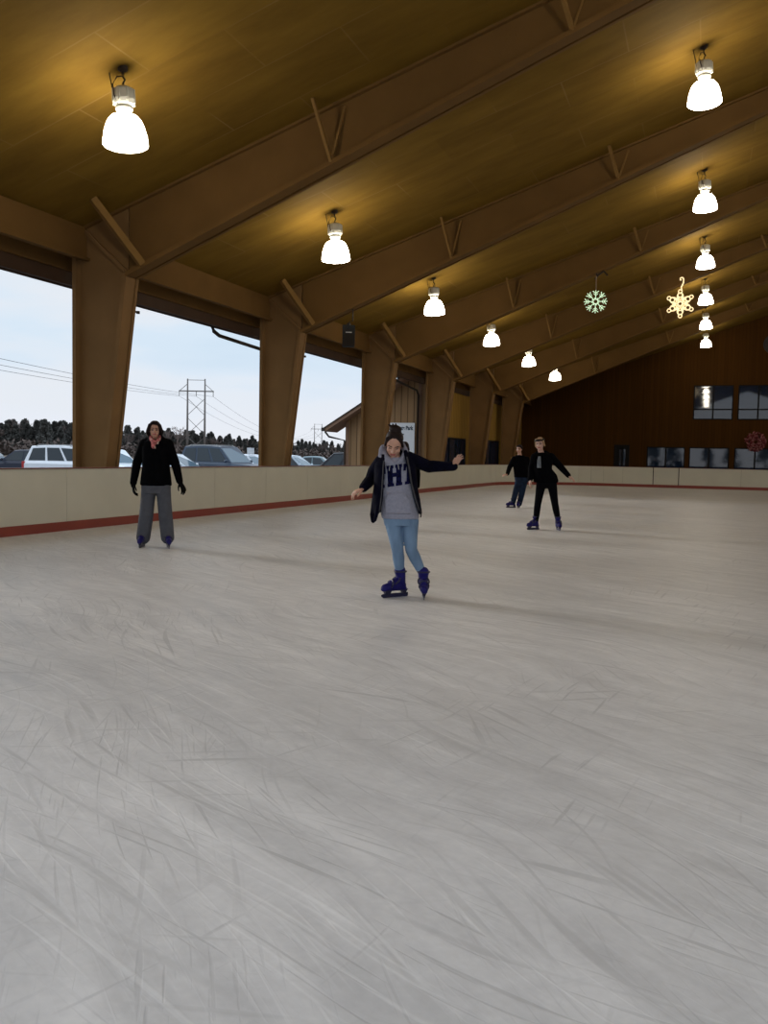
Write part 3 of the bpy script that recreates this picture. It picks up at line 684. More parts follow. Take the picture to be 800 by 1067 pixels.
def make_car(name, label, x, z, heading, body, kind='sedan', L=4.6, W=1.8, H=1.45, glass=None, rails=False, tail=False):
    """heading: angle of the car's front from image right, turning away from the camera"""
    p = ground_at(x, z, GZ); root = empty(name, p, label, name.replace('_', ' '), None)
    h = YAW + heading; Mw = Matrix.Translation(p) @ Matrix.Rotation(h, 4, 'Z')
    m = mat('paint', body, .35, var=.04, coat=(.5 if sum(body) > 1 else .12), spec=(.5 if sum(body) > 1 else .25)); glass = glass or M['car_glass']
    hb = H*.56 if kind == 'suv' else H*.60
    # body stations along length: (x, halfwidth, belt z)
    if kind == 'sedan':
        low = [(-L/2, .80, hb*.72, .42), (-L/2+.12, .94, hb*.96, .26), (-L*.30, 1, hb, .2), (L*.12, 1, hb*.99, .2), (L*.38, .97, hb*.84, .22), (L/2-.1, .86, hb*.70, .26), (L/2, .76, hb*.55, .38)]
        gh = dict(x0=-L*.40, x1=-L*.22, x2=L*.06, x3=L*.24)
    else:
        low = [(-L/2, .90, hb*.95, .42), (-L/2+.1, .97, hb*1.02, .3), (-L*.3, 1, hb*1.03, .25), (L*.16, 1, hb, .25), (L*.40, .97, hb*.92, .27), (L/2-.08, .90, hb*.82, .3), (L/2, .82, hb*.66, .42)]
        gh = dict(x0=-L*.485, x1=-L*.42, x2=L*.03, x3=L*.20)
    bm = bmesh.new(); hw = W/2
    loft(bm, [[V((sx, s*hw*w, zz)) for s, zz in ((-1, zl), (-1, zl+.25), (-1, zb-.12), (-.93, zb), (.93, zb), (1, zb-.12), (1, zl+.25), (1, zl))] for sx, w, zb, zl in low])
    o = to_obj('body', bm, m); bv = o.modifiers.new('b', 'BEVEL'); bv.width = .04; bv.segments = 2; o.matrix_basis = Mw; set_parent(o, root)
    for pp in o.data.polygons: pp.use_smooth = False
    # greenhouse
    zb = hb-.04; zr = H; wr = hw*.74; wb = hw*.92
    G = gh
    def side_pt(u, v, s):   # u 0..1 along, v 0..1 belt to roof
        xa = G['x0'] + (G['x3']-G['x0'])*u; xb_ = G['x1'] + (G['x2']-G['x1'])*u
        crown = .05*math.sin(PI*u)*v
        return V((xa+(xb_-xa)*v, s*(wb+(wr-wb)*v), zb+(zr-zb-.04)*v+crown))
    bm = bmesh.new(); us = [0, .1, .3, .5, .7, .9, 1]
    rings = [[side_pt(u, 0, -1), side_pt(u, 1, -1), side_pt(u, 1, -1)+V((0, .12, .04)), side_pt(u, 1, 1)+V((0, -.12, .04)), side_pt(u, 1, 1), side_pt(u, 0, 1)] for u in us]
    loft(bm, rings); o = to_obj('cabin', bm, m); o.matrix_basis = Mw; set_parent(o, root)
    bands = [(.06, .33), (.37, .64), (.68, .94)] if kind == 'suv' else [(.10, .48), (.52, .90)]
    for s in (-1, 1):
        for a, b in bands:
            bm = bmesh.new(); q = [side_pt(a, .12, s), side_pt(b, .12, s), side_pt(b, .9, s), side_pt(a, .9, s)]
            n_ = V((0, s*.012, 0)); vs = [bm.verts.new(v+n_) for v in q] + [bm.verts.new(v-n_) for v in q]
            bm.faces.new(vs[:4]); bm.faces.new(vs[4:][::-1])
            for i in range(4): bm.faces.new((vs[i], vs[(i+1) % 4], vs[4+(i+1) % 4], vs[4+i]))
            o = to_obj('side_window', bm, glass); o.matrix_basis = Mw; set_parent(o, root)
    for u, nm in ((1, 'windscreen'), (0, 'rear_window')):
        sgn = 1 if u else -1
        q = [side_pt(u, .08, -1)*1, side_pt(u, .08, 1), side_pt(u, .93, 1), side_pt(u, .93, -1)]
        q = [V((v.x, v.y*.93, v.z)) for v in q]; n_ = V((sgn*.014, 0, .006))
        bm = bmesh.new(); vs = [bm.verts.new(v+n_) for v in q] + [bm.verts.new(v-n_) for v in q]
        bm.faces.new(vs[:4]); bm.faces.new(vs[4:][::-1])
        for i in range(4): bm.faces.new((vs[i], vs[(i+1) % 4], vs[4+(i+1) % 4], vs[4+i]))
        o = to_obj(nm, bm, M['car_glass'] if sum(body) < .06 else M['car_glass_pale']); o.matrix_basis = Mw; set_parent(o, root)
    for sx in (-L*.30, L*.31):
        for s in (-1, 1):
            bm = bmesh.new(); r = .33
            prof = [(.10, -.02), (.20, 0), (.22, .02), (r-.02, .02), (r, -.03), (r, -.2), (.1, -.2)]
            loft(bm, [[V((sx+q*math.cos(2*PI*k/24), s*(hw+.0+hh), r+q*math.sin(2*PI*k/24))) for k in range(24)] for q, hh in prof])
            for f in bm.faces: f.material_index = 1 if max((v.co-V((sx, v.co.y, r))).length for v in f.verts) < .23 else 0
            o = to_obj('wheel', bm, [M['black'], M['steel']]); o.matrix_basis = Mw; set_parent(o, root)
    for s in (-1, 1):
        bm = bmesh.new(); ellipsoid(bm, (G['x3']-.25, s*(hw+.08), hb+.08), (V((1, 0, 0)), V((0, 1, 0)), V((0, 0, 1))), (.07, .11, .09), 10, 6)
        o = to_obj('wing_mirror', bm, m, None, True); o.matrix_basis = Mw; set_parent(o, root)
        bm = bmesh.new(); box(bm, L/2-.16, L/2-.02, s*hw*.76-.16, s*hw*.76+.12, hb*.58, hb*.70)
        o = to_obj('headlamp', bm, mat('headlamp', (.6, .62, .65), .2)); o.matrix_basis = Mw; set_parent(o, root)
        bm = bmesh.new(); box(bm, -L/2-.01, -L/2+.14, s*hw*.86-.1, s*hw*.86+.08, hb*.66, hb*(1.0 if kind == 'suv' else .86))
        o = to_obj('tail_lamp', bm, mat('tail lamp', (.45, .02, .02), .3)); o.matrix_basis = Mw; set_parent(o, root)
        if rails:
            bm = bmesh.new(); tube(bm, [(G['x1']+.2, s*wr*.9, H-.02), (G['x1']+.35, s*wr*.9, H+.07), (G['x2']-.3, s*wr*.9, H+.07), (G['x2']-.1, s*wr*.9, H-.02)], .022)
            o = to_obj('roof_rail', bm, mat('roof rail', (.3, .3, .3), .4)); o.matrix_basis = Mw; set_parent(o, root)
    return root
R_ = math.radians
make_car('van', 'dark blue van at the far left edge of the parking lot', -16, 54, R_(8), (.03, .075, .12), 'suv', 4.8, 1.9, 1.85)
make_car('car', 'dark grey sedan behind the boards at the left edge, left of the white SUV', 26, 50, R_(172), (.03, .035, .055), 'sedan', 4.5, 1.8, 1.46)
make_car('car', 'white SUV with a roof rack, partly behind the nearest column', 80, 44, R_(-3), (.75, .79, .85), 'suv', 4.7, 1.85, 1.70, rails=True)
make_car('car', 'white car showing its windscreen, just left of the woman in black', 118, 47.5, R_(-38), (.72, .78, .84), 'suv', 4.6, 1.8, 1.60)
make_car('car', 'pale sedan just right of the woman in black', 180, 44, R_(-12), (.62, .68, .74), 'sedan', 4.6, 1.8, 1.42, M['car_glass_pale'])
make_car('car', 'dark blue SUV in front of the power pylon', 236, 46, R_(-28), (.045, .065, .10), 'suv', 5.1, 1.95, 1.86, rails=True)
make_car('car', 'small pale car beyond the dark blue SUV, left of the second column', 262, 56, R_(-35), (.6, .66, .74), 'sedan', 4.3, 1.75, 1.45)
make_car('car', 'silver sedan right of the second column', 304, 50, R_(-14), (.42, .50, .58), 'sedan', 4.6, 1.8, 1.46)
make_car('car', 'small grey blue car between the silver sedan and the black SUV', 332, 62, R_(-5), (.2, .28, .32), 'sedan', 4.3, 1.75, 1.40)
make_car('car', 'black SUV with red tail lamps beside the brown building', 352, 48, R_(176), (.012, .014, .022), 'suv', 4.7, 1.85, 1.66)
bm = bmesh.new(); p = ground_at(261, 58, GZ); box(bm, p.x-.25, p.x+.25, p.y-.02, p.y+.02, 1.35, 1.75); tube(bm, [(p.x, p.y, GZ), (p.x, p.y, 1.5)], .03)
tag(to_obj('parking_sign', bm, mat('sign back', (.6, .62, .65), .6)), 'small white parking sign beyond the dark blue SUV', 'sign')

# pylons and wires
def pylon(x, z, label, H=18.7):
    base = ground_at(x, z, GZ-.1); root = empty('power_pylon', base, label, 'pylon')
    p2 = ground_at(331, 500, 0); p1 = ground_at(204, 210, 0); line = (p2-p1).normalized(); across = V((RT.x, RT.y, 0)).normalized()
    half = 2.05; uz = V((0, 0, 1))
    for s in (-1, 1):
        bm = bmesh.new(); tube(bm, [base+across*s*half, base+across*s*half+uz*(H+.3)], [.30, .17], 8); to_obj('pole', bm, M['pole'], root, True)
    bm = bmesh.new()
    za = H-2.6
    for yy in (-.12, .12): box_pts = tube(bm, [base-across*4.1+uz*za+line*yy, base+across*4.1+uz*(za)+line*yy], .15, 6)
    tube(bm, [base-across*half+uz*H, base+across*half+uz*H], .07, 6)
    for s in (-1, 1): tube(bm, [base+across*s*4+uz*za, base+across*s*half+uz*(H-.9)], .07, 6)
    to_obj('cross_arm', bm, M['pole'], root)
    bm = bmesh.new()
    for a, b in ((H-4.3, H-8.3), (H-8.9, H-12.8), (H-13.4, H-17)):
        tube(bm, [base-across*half+uz*a, base+across*half+uz*b], .065, 6); tube(bm, [base+across*half+uz*a, base-across*half+uz*b], .065, 6)
    to_obj('cross_brace', bm, M['pole'], root)
    for s in (-1, 0, 1):
        bm = bmesh.new(); lathe(bm, [(.10, -k*.12) if k % 2 else (.05, -k*.12) for k in range(11)], 8, base+across*s*4.0+uz*za); to_obj('insulator', bm, M['dark_metal'], root)
    return base, across, za
b1 = pylon(204, 212, 'near H-frame power pylon rising above the dark blue SUV')
b2 = pylon(331, 500, 'distant small H-frame power pylon between the second and third columns')
b0 = b1[0]*2 - b2[0]
for k, off in enumerate((-4, 0, 4)):
    for j, (pa, pb, sag) in enumerate(((b0, b1[0], 3.3), (b1[0], b2[0], 7.0))):
        pts = []
        for i in range(33):
            t = i/32; q = pa.lerp(pb, t) + b1[1]*off; q.z = GZ + b1[2]-1.3 - sag*4*t*(1-t)
            pts.append(q)
        bm = bmesh.new(); tube(bm, pts, .03, 5)
        tag(to_obj('power_line', bm, M['wire']), 'thin %s power line strung %s the near pylon' % (('left', 'middle', 'right')[k], ('towards the camera from', 'away beyond')[j]), 'power line', 'power lines')

# trees
def leaf_mat(name, c, v=.5):
    m, nt, b = new_mat(name)
    oi = nt.nodes.new('ShaderNodeObjectInfo'); tc = nt.nodes.new('ShaderNodeTexCoord'); nz = nt.nodes.new('ShaderNodeTexNoise'); nz.inputs['Scale'].default_value = 1.2
    nt.links.new(tc.outputs['Object'], nz.inputs['Vector'])
    f = mnode(nt, 'ADD', mnode(nt, 'MULTIPLY', oi.outputs['Random'], .5), mnode(nt, 'MULTIPLY', nz.outputs[0], .5))
    nt.links.new(mixc(nt, f, [k*(1-v) for k in c], [k*(1+v) for k in c]), b.inputs['Base Color']); b.inputs['Roughness'].default_value = .9
    b.inputs['Specular IOR Level'].default_value = .1
    return m
M['cedar'] = leaf_mat('cedar foliage', (.10, .10, .094)); M['bark'] = mat('bark', (.05, .038, .034), .9)
M['bare'] = leaf_mat('bare twigs', (.17, .135, .125), .4); M['brush'] = leaf_mat('brown brush', (.125, .098, .088), .5)
def cedar_proto(seed):
    rnd = random.Random(seed); H = 9.0; bmc = bmesh.new(); lobes = []
    for k in range(46):
        t = rnd.random()**.75; z = .6 + t*(H-1.0); rr = (1-t)**.9*2.4+.12; a = rnd.uniform(0, 2*PI)
        lobes.append((V((math.cos(a)*rr*.55, math.sin(a)*rr*.55, z)), rr*.38+.18))
    for c, r in lobes:
        for k in range(20):
            d = V((rnd.gauss(0, 1), rnd.gauss(0, 1), rnd.gauss(0, 1)+.3)).normalized(); p = c + d*r*rnd.uniform(.45, 1.2)
            t1 = d.cross(V((rnd.random(), rnd.random(), rnd.random()))).normalized()*.34; t2 = (d*.8+V((0, 0, .7))).normalized()*.5
            vs = [bmc.verts.new(v) for v in (p-t1, p+t1, p+t2)]; bmc.faces.new(vs)
        ellipsoid(bmc, c, (V((1, 0, 0)), V((0, 1, 0)), V((0, 0, 1))), (r*.55, r*.55, r*.6), 6, 4)
    return bmc
def bare_proto(seed, H=10.5):
    rnd = random.Random(seed); bmb = bmesh.new()
    def br(p, d, l, r, lv):
        q = p + d*l
        tube(bmb, [p, q], [r, r*.65], 4 if lv < 2 else 3)
        if lv >= 5: return
        for k in range(3 if lv < 4 else 4):
            nd = (d + V((rnd.uniform(-1, 1), rnd.uniform(-1, 1), rnd.uniform(-.3, .6)))*.62).normalized()
            br(p + d*l*rnd.uniform(.6, 1), nd, l*rnd.uniform(.62, .8), max(r*.6, .03), lv+1)
    br(V((0, 0, -.3)), V((rnd.uniform(-.1, .1), rnd.uniform(-.1, .1), 1)).normalized(), H*.30, .2, 0)
    return bmb
cedars = []; bares = []
for s in range(5):
    root = empty('evergreen_tree', (0, 0, 0), 'dark bushy evergreen tree in the wood behind the parking lot', 'tree', 'evergreen trees behind the parking lot')
    to_obj('foliage', cedar_proto(s), M['cedar'], root)
    bm = bmesh.new(); tube(bm, [(0, 0, -.5), (0, 0, 6)], [.22, .08], 6); to_obj('trunk', bm, M['bark'], root); cedars.append([root, False])
for s in range(3):
    o = to_obj('bare_tree', bare_proto(s+20), M['bare']); tag(o, 'leafless brown tree standing among the evergreens behind the parking lot', 'tree', 'bare trees behind the parking lot'); bares.append([o, False])
def place(pool, x, z, sc, rnd):
    e = rnd.choice(pool); o = e[0]
    if e[1]: o = copy_tree(e[0])
    e[1] = True
    o.location = ground_at(x, z, GZ-.1); o.rotation_euler = (0, 0, rnd.uniform(0, 6.28)); o.scale = (sc*1.15, sc*1.15, sc)
    return o
rnd = random.Random(3)
def tline(x): # (distance, wanted tree-top in px above horizon)
    pts = [(-300, 200, 31), (0, 235, 33), (80, 245, 30), (150, 255, 28), (200, 275, 24), (265, 320, 19), (310, 350, 17), (360, 380, 15), (500, 420, 13)]
    for (a, z0, h0), (b, z1, h1) in zip(pts, pts[1:]):
        if a <= x <= b: t = (x-a)/(b-a); return z0+(z1-z0)*t, h0+(h1-h0)*t
    return pts[-1][1], pts[-1][2]
x = -120
ntree = 0
while x < 400:
    z, h = tline(x)
    for r_ in range(3):
        zz = z + r_*9 + rnd.uniform(-4, 4); hh = (h*zz/F_PX + EYE)*rnd.uniform(.80, 1.06)
        place(cedars, x+rnd.uniform(-4, 4), zz, hh/9.3, rnd); ntree += 1
    x += 7.2
x = -110
while x < 390:
    z, h = tline(x); zz = z + rnd.uniform(-12, 22)
    hh = (h*zz/F_PX + EYE)*rnd.uniform(.85, 1.22)
    place(bares, x, zz, hh/9.6, rnd); x += rnd.uniform(7, 16)
for k in range(26):
    e = rnd.choice(cedars); o = copy_tree(e[0]); o['label'] = 'dark evergreen tree standing outside the photograph behind the camera'; o['group'] = 'trees behind the camera'
    o.location = (-75+k*6.2+rnd.uniform(-1, 1), -95+rnd.uniform(-6, 6), GZ-.1); sc_ = rnd.uniform(.7, 1.0); o.scale = (sc_*1.2, sc_*1.2, sc_)
# brown brush at the wood's edge: uncountable
bm = bmesh.new()
for k in range(5200):
    x = rnd.uniform(-130, 400); z, h = tline(x); zz = z - rnd.uniform(3, 22); p = ground_at(x, zz, GZ)
    hgt = rnd.uniform(1.2, 5.2); c = p + V((0, 0, rnd.uniform(0, hgt*.75)))
    d = V((rnd.gauss(0, 1), rnd.gauss(0, 1), rnd.uniform(.3, 1.6))).normalized()*rnd.uniform(.8, 1.6); s_ = d.cross(V((0, 0, 1))).normalized()*rnd.uniform(.3, .7)
    vs = [bm.verts.new(v) for v in (c-s_, c+s_, c+d)]; bm.faces.new(vs)
tag(to_obj('brush', bm, M['brush']), 'brown tangled brush along the foot of the wood', 'brush', kind='stuff')
bm = bmesh.new(); pts = []
for i in range(60):
    x = -260+i*13; z, h = tline(max(-300, min(500, x))); z += 34; p = ground_at(x, z, 0)
    pts.append((p, (h*z/F_PX+EYE)*.62 + noise.noise(V((i*.4, 0, 0)))*.9))
top = [bm.verts.new((p.x, p.y, hh)) for p, hh in pts]; bot = [bm.verts.new((p.x, p.y, -1)) for p, hh in pts]
bk = [bm.verts.new((p.x-40, p.y+120, hh*.8)) for p, hh in pts]
for i in range(59): bm.faces.new((bot[i], bot[i+1], top[i+1], top[i])); bm.faces.new((top[i], top[i+1], bk[i+1], bk[i]))
tag(to_obj('hillside', bm, M['brush']), 'dark wooded rise behind the trees', kind='structure')
#P0#
# ------------------------------------------------------------------ people
class Fig:
    def __init__(s, px, py):
        """stand a figure on the ice where pixel px,py meets it"""
        r = at(px, py, 1)-CAM; t = -EYE/r.z; s.p = CAM + r*t; s.z0 = t; s.m = t/F_PX
        s.T = V((-s.p.x, -s.p.y, 0)).normalized(); s.X = V((0, 0, 1)).cross(s.T).normalized(); s.Z = V((0, 0, 1))
    def J(s, px, py, tw=0): return at(px, py, s.z0) + s.T*tw*1.0
    def D(s, x, t, z): return (s.X*x + s.T*t + s.Z*z).normalized()
    def ring(s, px, py, rx, ry, tw=0, n=24, pw=1.0):
        c = s.J(px, py, tw); out = []
        for k in range(n):
            a = 2*PI*k/n; ca, sa = math.cos(a), math.sin(a)
            out.append(c + s.X*rx*s.m*math.copysign(abs(ca)**pw, ca) + s.T*ry*math.copysign(abs(sa)**pw, sa))
        return out
    def rings(s, L, k=1.0, dy=0): return [s.ring(a, b, rx*k, ry*k, (t[0] if t else 0)) for a, b, rx, ry, *t in L]

def add_head(bm, c, f, up, s=1.0):
    f = f.normalized(); r = f.cross(up).normalized(); up = r.cross(f).normalized(); ax = (r, f, up)
    P = lambda x, y, z: c + (r*x + f*y + up*z)*s
    E = lambda p, a, n=20, m=14: ellipsoid(bm, P(*p), ax, [q*s for q in a], n, m)
    E((0, -.012, .032), (.073, .093, .090)); E((0, .020, -.030), (.060, .068, .078)); E((0, .048, -.082), (.030, .032, .028))
    E((0, .028, -.062), (.050, .046, .040))
    for q in (-1, 1):
        E((q*.036, .056, -.022), (.026, .022, .024), 10, 8); E((q*.075, -.008, -.004), (.010, .019, .031), 10, 8)
        capsule(bm, P(q*.012, .083, .027), P(q*.046, .068, .026), .010*s, .008*s, 8)
    capsule(bm, P(0, .084, .014), P(0, .104, -.020), .008*s, .0135*s, 10)
    capsule(bm, P(-.013, .092, -.024), P(.013, .092, -.024), .009*s, .009*s, 8)
    capsule(bm, P(-.019, .080, -.048), P(.019, .080, -.048), .007*s, .007*s, 8); capsule(bm, P(-.014, .081, -.057), P(.014, .081, -.057), .008*s, .008*s, 8)
    return (c, r, f, up, s)
def paint_face(o, hd, closed=False):
    c, r, f, up, s = hd; inv = o.matrix_world
    for mm in (M['lip'], M['brow'], M['eye']): o.data.materials.append(mm)
    for p in o.data.polygons:
        q = (p.center - c)/s; x, y, z = q.dot(r), q.dot(f), q.dot(up)
        if y < .045 or abs(z) > .1: continue
        if abs(x) < .025 and -.063 < z < -.043: p.material_index = 1
        elif .013 < abs(x) < .047 and .024 < z < .033: p.material_index = 2
        elif abs(abs(x)-.031) < .0135 and (-.001 < z < .005 if closed else -.001 < z < .011): p.material_index = 3
def add_hand(bm, w, d, n, t, curl=.35, splay=.16, s=1.0, r=.0088):
    """w wrist, d pointing direction, n back of the hand, t thumb side"""
    d = d.normalized(); n = (n-d*n.dot(d)).normalized(); t = (t-d*t.dot(d)-n*t.dot(n)).normalized()
    kn = []
    for i, off in enumerate((.031, .0105, -.0105, -.030)):
        k = w + (d*(.088-.004*abs(i-1)) + t*off)*s; kn.append(k)
        capsule(bm, w+t*off*.55*s, k, .015*s, .0125*s, 8)
    for i, L in enumerate((.068, .078, .072, .056)):
        q = kn[i]; a = 0; fd = (d + t*splay*(1.3, .4, -.4, -1.3)[i]).normalized()
        for j, fr in enumerate((.45, .30, .25)):
            a += curl*(.8+.25*j); v = fd*math.cos(a) - n*math.sin(a); q2 = q + v*L*fr*s*1.08
            capsule(bm, q, q2, (r-.0006*j)*s, (r-.0006*(j+1))*s, 8); q = q2
    q = w + (d*.022 + t*.024)*s
    for j, (L, aa) in enumerate(((.042, .75), (.030, .45), (.024, .25))):
        v = (t*aa + d*(1-aa*.4) - n*.25).normalized(); q2 = q+v*L*s
        capsule(bm, q, q2, (.014-.002*j)*s, (.0115-.0015*j)*s, 8); q = q2
def ice_skate(fig, parent, g, d, s=1.0, top=.30, shin=None, label=None):
    """rental skate: g ground point under the ankle, d toe direction"""
    d = V((d.x, d.y, 0)).normalized(); sd = d.cross(V((0, 0, 1)))
    L = lambda x, y, z: g + d*x*s + sd*y*s + V((0, 0, z*s))
    shin = shin if shin is not None else L(-.01, 0, top+.1)
    bm = bmesh.new()
    chain(bm, [(L(-.065, 0, .115), .040*s), (L(.0, 0, .112), .043*s), (L(.08, 0, .108), .045*s), (L(.15, 0, .100), .038*s)])
    chain(bm, [(L(.0, 0, .150), .047*s), (L(.07, 0, .130), .042*s)])
    a0 = L(-.045, 0, .14); a1 = L(-.03, 0, top); a1 = a1.lerp(shin, .25) if False else a1
    chain(bm, [(a0, .048*s), (L(-.040, 0, .22), .051*s), (a1, .058*s)])
    capsule(bm, L(-.09, 0, .083), L(.17, 0, .083), .022*s, .020*s, 10, 1.6, sd)
    o = remesh('ice_skate', bm, .007*s, M['skate'], parent, 2)
    if label: o['label'] = label
    # hollow cuff lip, buckles
    bm = bmesh.new()
    for (c, ax_, rr) in ((L(-.036, 0, .255), V((0, 0, 1)), .060), (L(.02, 0, .165), (d*.7+V((0, 0, .7))), .055), (L(.085, 0, .13), (d*.9+V((0, 0, .35))), .047)):
        dd, a, b = frame_of(ax_)
        tube(bm, [c + (a*math.cos(2*PI*k/18) + b*math.sin(2*PI*k/18))*rr*s for k in range(19)], .009*s, 6)
    to_obj('buckle_strap', bm, M['blade'], o, True)
    bm = bmesh.new()
    prism_pts = [(-.125, 0), (.165, 0), (.19, .018), (.19, .034), (-.135, .034), (-.135, .008)]
    A = [bm.verts.new(L(x, -.0025, z)) for x, z in prism_pts]; B = [bm.verts.new(L(x, .0025, z)) for x, z in prism_pts]
    bm.faces.new(A); bm.faces.new(B[::-1])
    for i in range(6): bm.faces.new((A[i], A[(i+1) % 6], B[(i+1) % 6], B[i]))
    for x0, x1, x2, x3 in ((-.115, -.045, -.10, -.065), (.075, .155, .09, .15)):
        loft(bm, [[L(x0, -.028, .078), L(x1, -.028, .078), L(x1, .028, .078), L(x0, .028, .078)], [L(x2, -.007, .030), L(x3, -.007, .030), L(x3, .007, .030), L(x2, .007, .030)]])
    loft(bm, [[L(x, -.008, .028), L(x, .008, .028), L(x, .008, .040), L(x, -.008, .040)] for x in (-.13, .17)])
    to_obj('blade', bm, M['blade'], o)
    return o
def leg_chain(bm, hip, knee, ankle, r, n=16, dense=1):
    a, b, c = r[0], r[1], r[2]
    calf = knee.lerp(ankle, .32)
    chain(bm, [(hip, a), (hip.lerp(knee, .5), (a*.9+b)/2*1.02), (knee, b), (calf, b*1.0), (knee.lerp(ankle, .7), (b*.45+c*.55)), (ankle, c)], n)

# ---- the skater in the grey hoodie
def girl():
    f = Fig(427, 622); J = f.J
    hc = J(410.6, 463.6, .05); hf = f.D(-.06, .86, -.52); hu = f.D(.06, .45, .88)
    bm = bmesh.new(); hd = add_head(bm, hc, hf, hu, 1.08)
    capsule(bm, J(410.6, 470, -.01), J(411.5, 482, -.01), .052, .058)
    tors = [(411.5, 480, 9, .06), (411.5, 484, 15, .085), (412, 495, 14, .10), (413, 515, 12, .09), (416, 530, 15, .095), (417.5, 542, 16.5, .10)]
    loft(bm, f.rings(tors))
    LS, LE, LW = J(395, 483, 0), J(385.5, 500, -.17), J(378.6, 508.5, .06)
    RS, RE, RW = J(428.5, 478, 0), J(451, 486, -.16), J(473.5, 486.3, -.05)
    chain(bm, [(LS, .05), (LE, .038), (LW, .027)]); chain(bm, [(RS, .05), (RE, .038), (RW, .027)])
    add_hand(bm, LW, f.D(-.86, .3, -.45), f.D(-.2, .2, .9), f.D(.1, .9, -.2), .42, .10, 1.0, .0095)
    add_hand(bm, RW, f.D(.42, .1, .88), f.D(-.55, -.7, .3), f.D(-.75, .5, .2), .22, .20, .86, .0098)
    LH, LK, LA = J(410, 541, 0), J(414.6, 574, .07), J(417, 600, .0)
    RH, RK, RA = J(426.5, 541, 0), J(428.3, 572, .07), J(440, 598, -.02)
    leg_chain(bm, LH, LK, LA, (.072, .045, .034)); leg_chain(bm, RH, RK, RA, (.072, .045, .034))
    body = remesh('person', bm, .005, M['skin'], None, 3)
    paint_face(body, hd, True)
    tag(body, 'person in an open navy jacket over a grey hoodie skating nearest with arms out', 'person')
    # hair pulled up in a bun
    c, r, fd, up, s = hd; P = lambda x, y, z: c + (r*x + fd*y + up*z)*s
    bm = bmesh.new()
    ellipsoid(bm, P(0, -.024, .054), (r, fd, up), (.088, .0985, .089)); ellipsoid(bm, P(0, -.05, .0), (r, fd, up), (.080, .060, .075))
    for q in (-1, 1): capsule(bm, P(q*.06, .035, .075), P(q*.079, .0, -.01), .022, .014, 10)
    ellipsoid(bm, P(.0, -.055, .128), (r, fd, up), (.062, .055, .040)); rnd = random.Random(2)
    for k in range(16):
        a = rnd.uniform(0, 2*PI); p = P(.036*math.cos(a), -.055+.036*math.sin(a), .135+rnd.uniform(-.01, .015)); capsule(bm, p, p+V((rnd.uniform(-1, 1), rnd.uniform(-1, 1), rnd.uniform(-.4, .8)))*.028, .014, .008, 8)
    remesh('hair', bm, .006, M['dark_hair'], body, 2)
    # jeans
    bm = bmesh.new()
    leg_chain(bm, J(409.5, 543, 0), LK, J(416.8, 599, 0), (.088, .058, .040), 18); leg_chain(bm, J(427, 543, 0), RK, J(439.8, 597.2, -.01), (.088, .058, .040), 18)
    loft(bm, f.rings([(416.5, 532, 16.5, .105), (417.5, 541, 18.4, .118), (418, 547.5, 17.6, .108)]))
    remesh('jeans', bm, .0065, M['denim'], body, 3)
    bm = bmesh.new()
    for a, b in ((J(416.8, 598, 0), J(417.2, 601.5, 0)), (J(439.6, 596.5, -.01), J(440.2, 600, -.02))): capsule(bm, a, b, .041, .043, 14)
    remesh('sock', bm, .006, M['sock'], body, 1)
    # hoodie
    bm = bmesh.new()
    loft(bm, f.rings([(411.5, 476.5, 9, .07), (411.5, 480.5, 15, .098), (412, 488, 17.2, .118), (412.6, 500, 17.8, .122), (413.5, 514, 18.8, .126), (415.4, 527, 19.6, .128), (416.6, 534, 19.6, .128), (417, 539.5, 18.6, .120)]))
    loft(bm, f.rings([(416.6, 535.5, 19.9, .131), (417, 540.3, 19.2, .127)]))
    chain(bm, [(J(399, 471.5, -.03), .040), (J(402.5, 478, .055), .036), (J(410.5, 484.6, .095), .028), (J(418.8, 480, .07), .026), (J(422.5, 470.5, .0), .028), (J(419, 463.5, -.07), .03)])
    chain(bm, [(J(399, 471.5, -.03), .040), (J(398.8, 467, -.08), .036), (J(404, 466, -.12), .04), (J(412, 470, -.13), .05), (J(419, 463.5, -.07), .03)])
    chain(bm, [(J(397.4, 468, -.03), .026), (J(396.4, 475.5, .03), .024), (J(401, 481, .08), .02)])
    # kangaroo pocket
    loft(bm, [f.ring(413.6, 513.5, 9, .03, .112), f.ring(414.4, 521, 13.2, .03, .117), f.ring(415.6, 534, 13.6, .03, .119)])
    hood = remesh('hoodie', bm, .0065, M['hoodie'], body, 3)
    # drawstrings
    bm = bmesh.new(); tube(bm, [J(406.6, 484.8, .13), J(406, 489, .137), J(405.6, 492.5, .139)], .004)
    # block letters arched across the chest
    bvh = BVHTree.FromObject(hood, bpy.context.evaluated_depsgraph_get())
    rects = {'H': [(0.6, 5.8, 0, 22), (9.2, 14.4, 0, 22), (0, 6.7, 18.6, 22), (8.4, 15.1, 18.6, 22), (0, 6.9, 0, 3.2), (8.6, 15.4, 0, 3.2), (5.8, 9.2, 9.6, 13.8)],
             'T': [(20, 25.4, 0, 21.5), (16.6, 29.6, 18.0, 21.5), (16.6, 18.8, 14.6, 18), (27.4, 29.6, 14.6, 18), (18.2, 27, 0, 3.2)],
             'T2': [(-10.2, -4.8, 0, 21.5), (-14, -1.1, 18.0, 21.5), (-3.3, -1.1, 14, 18), (-14, -11.8, 14, 18), (-12, -3, 0, 3.2)]}
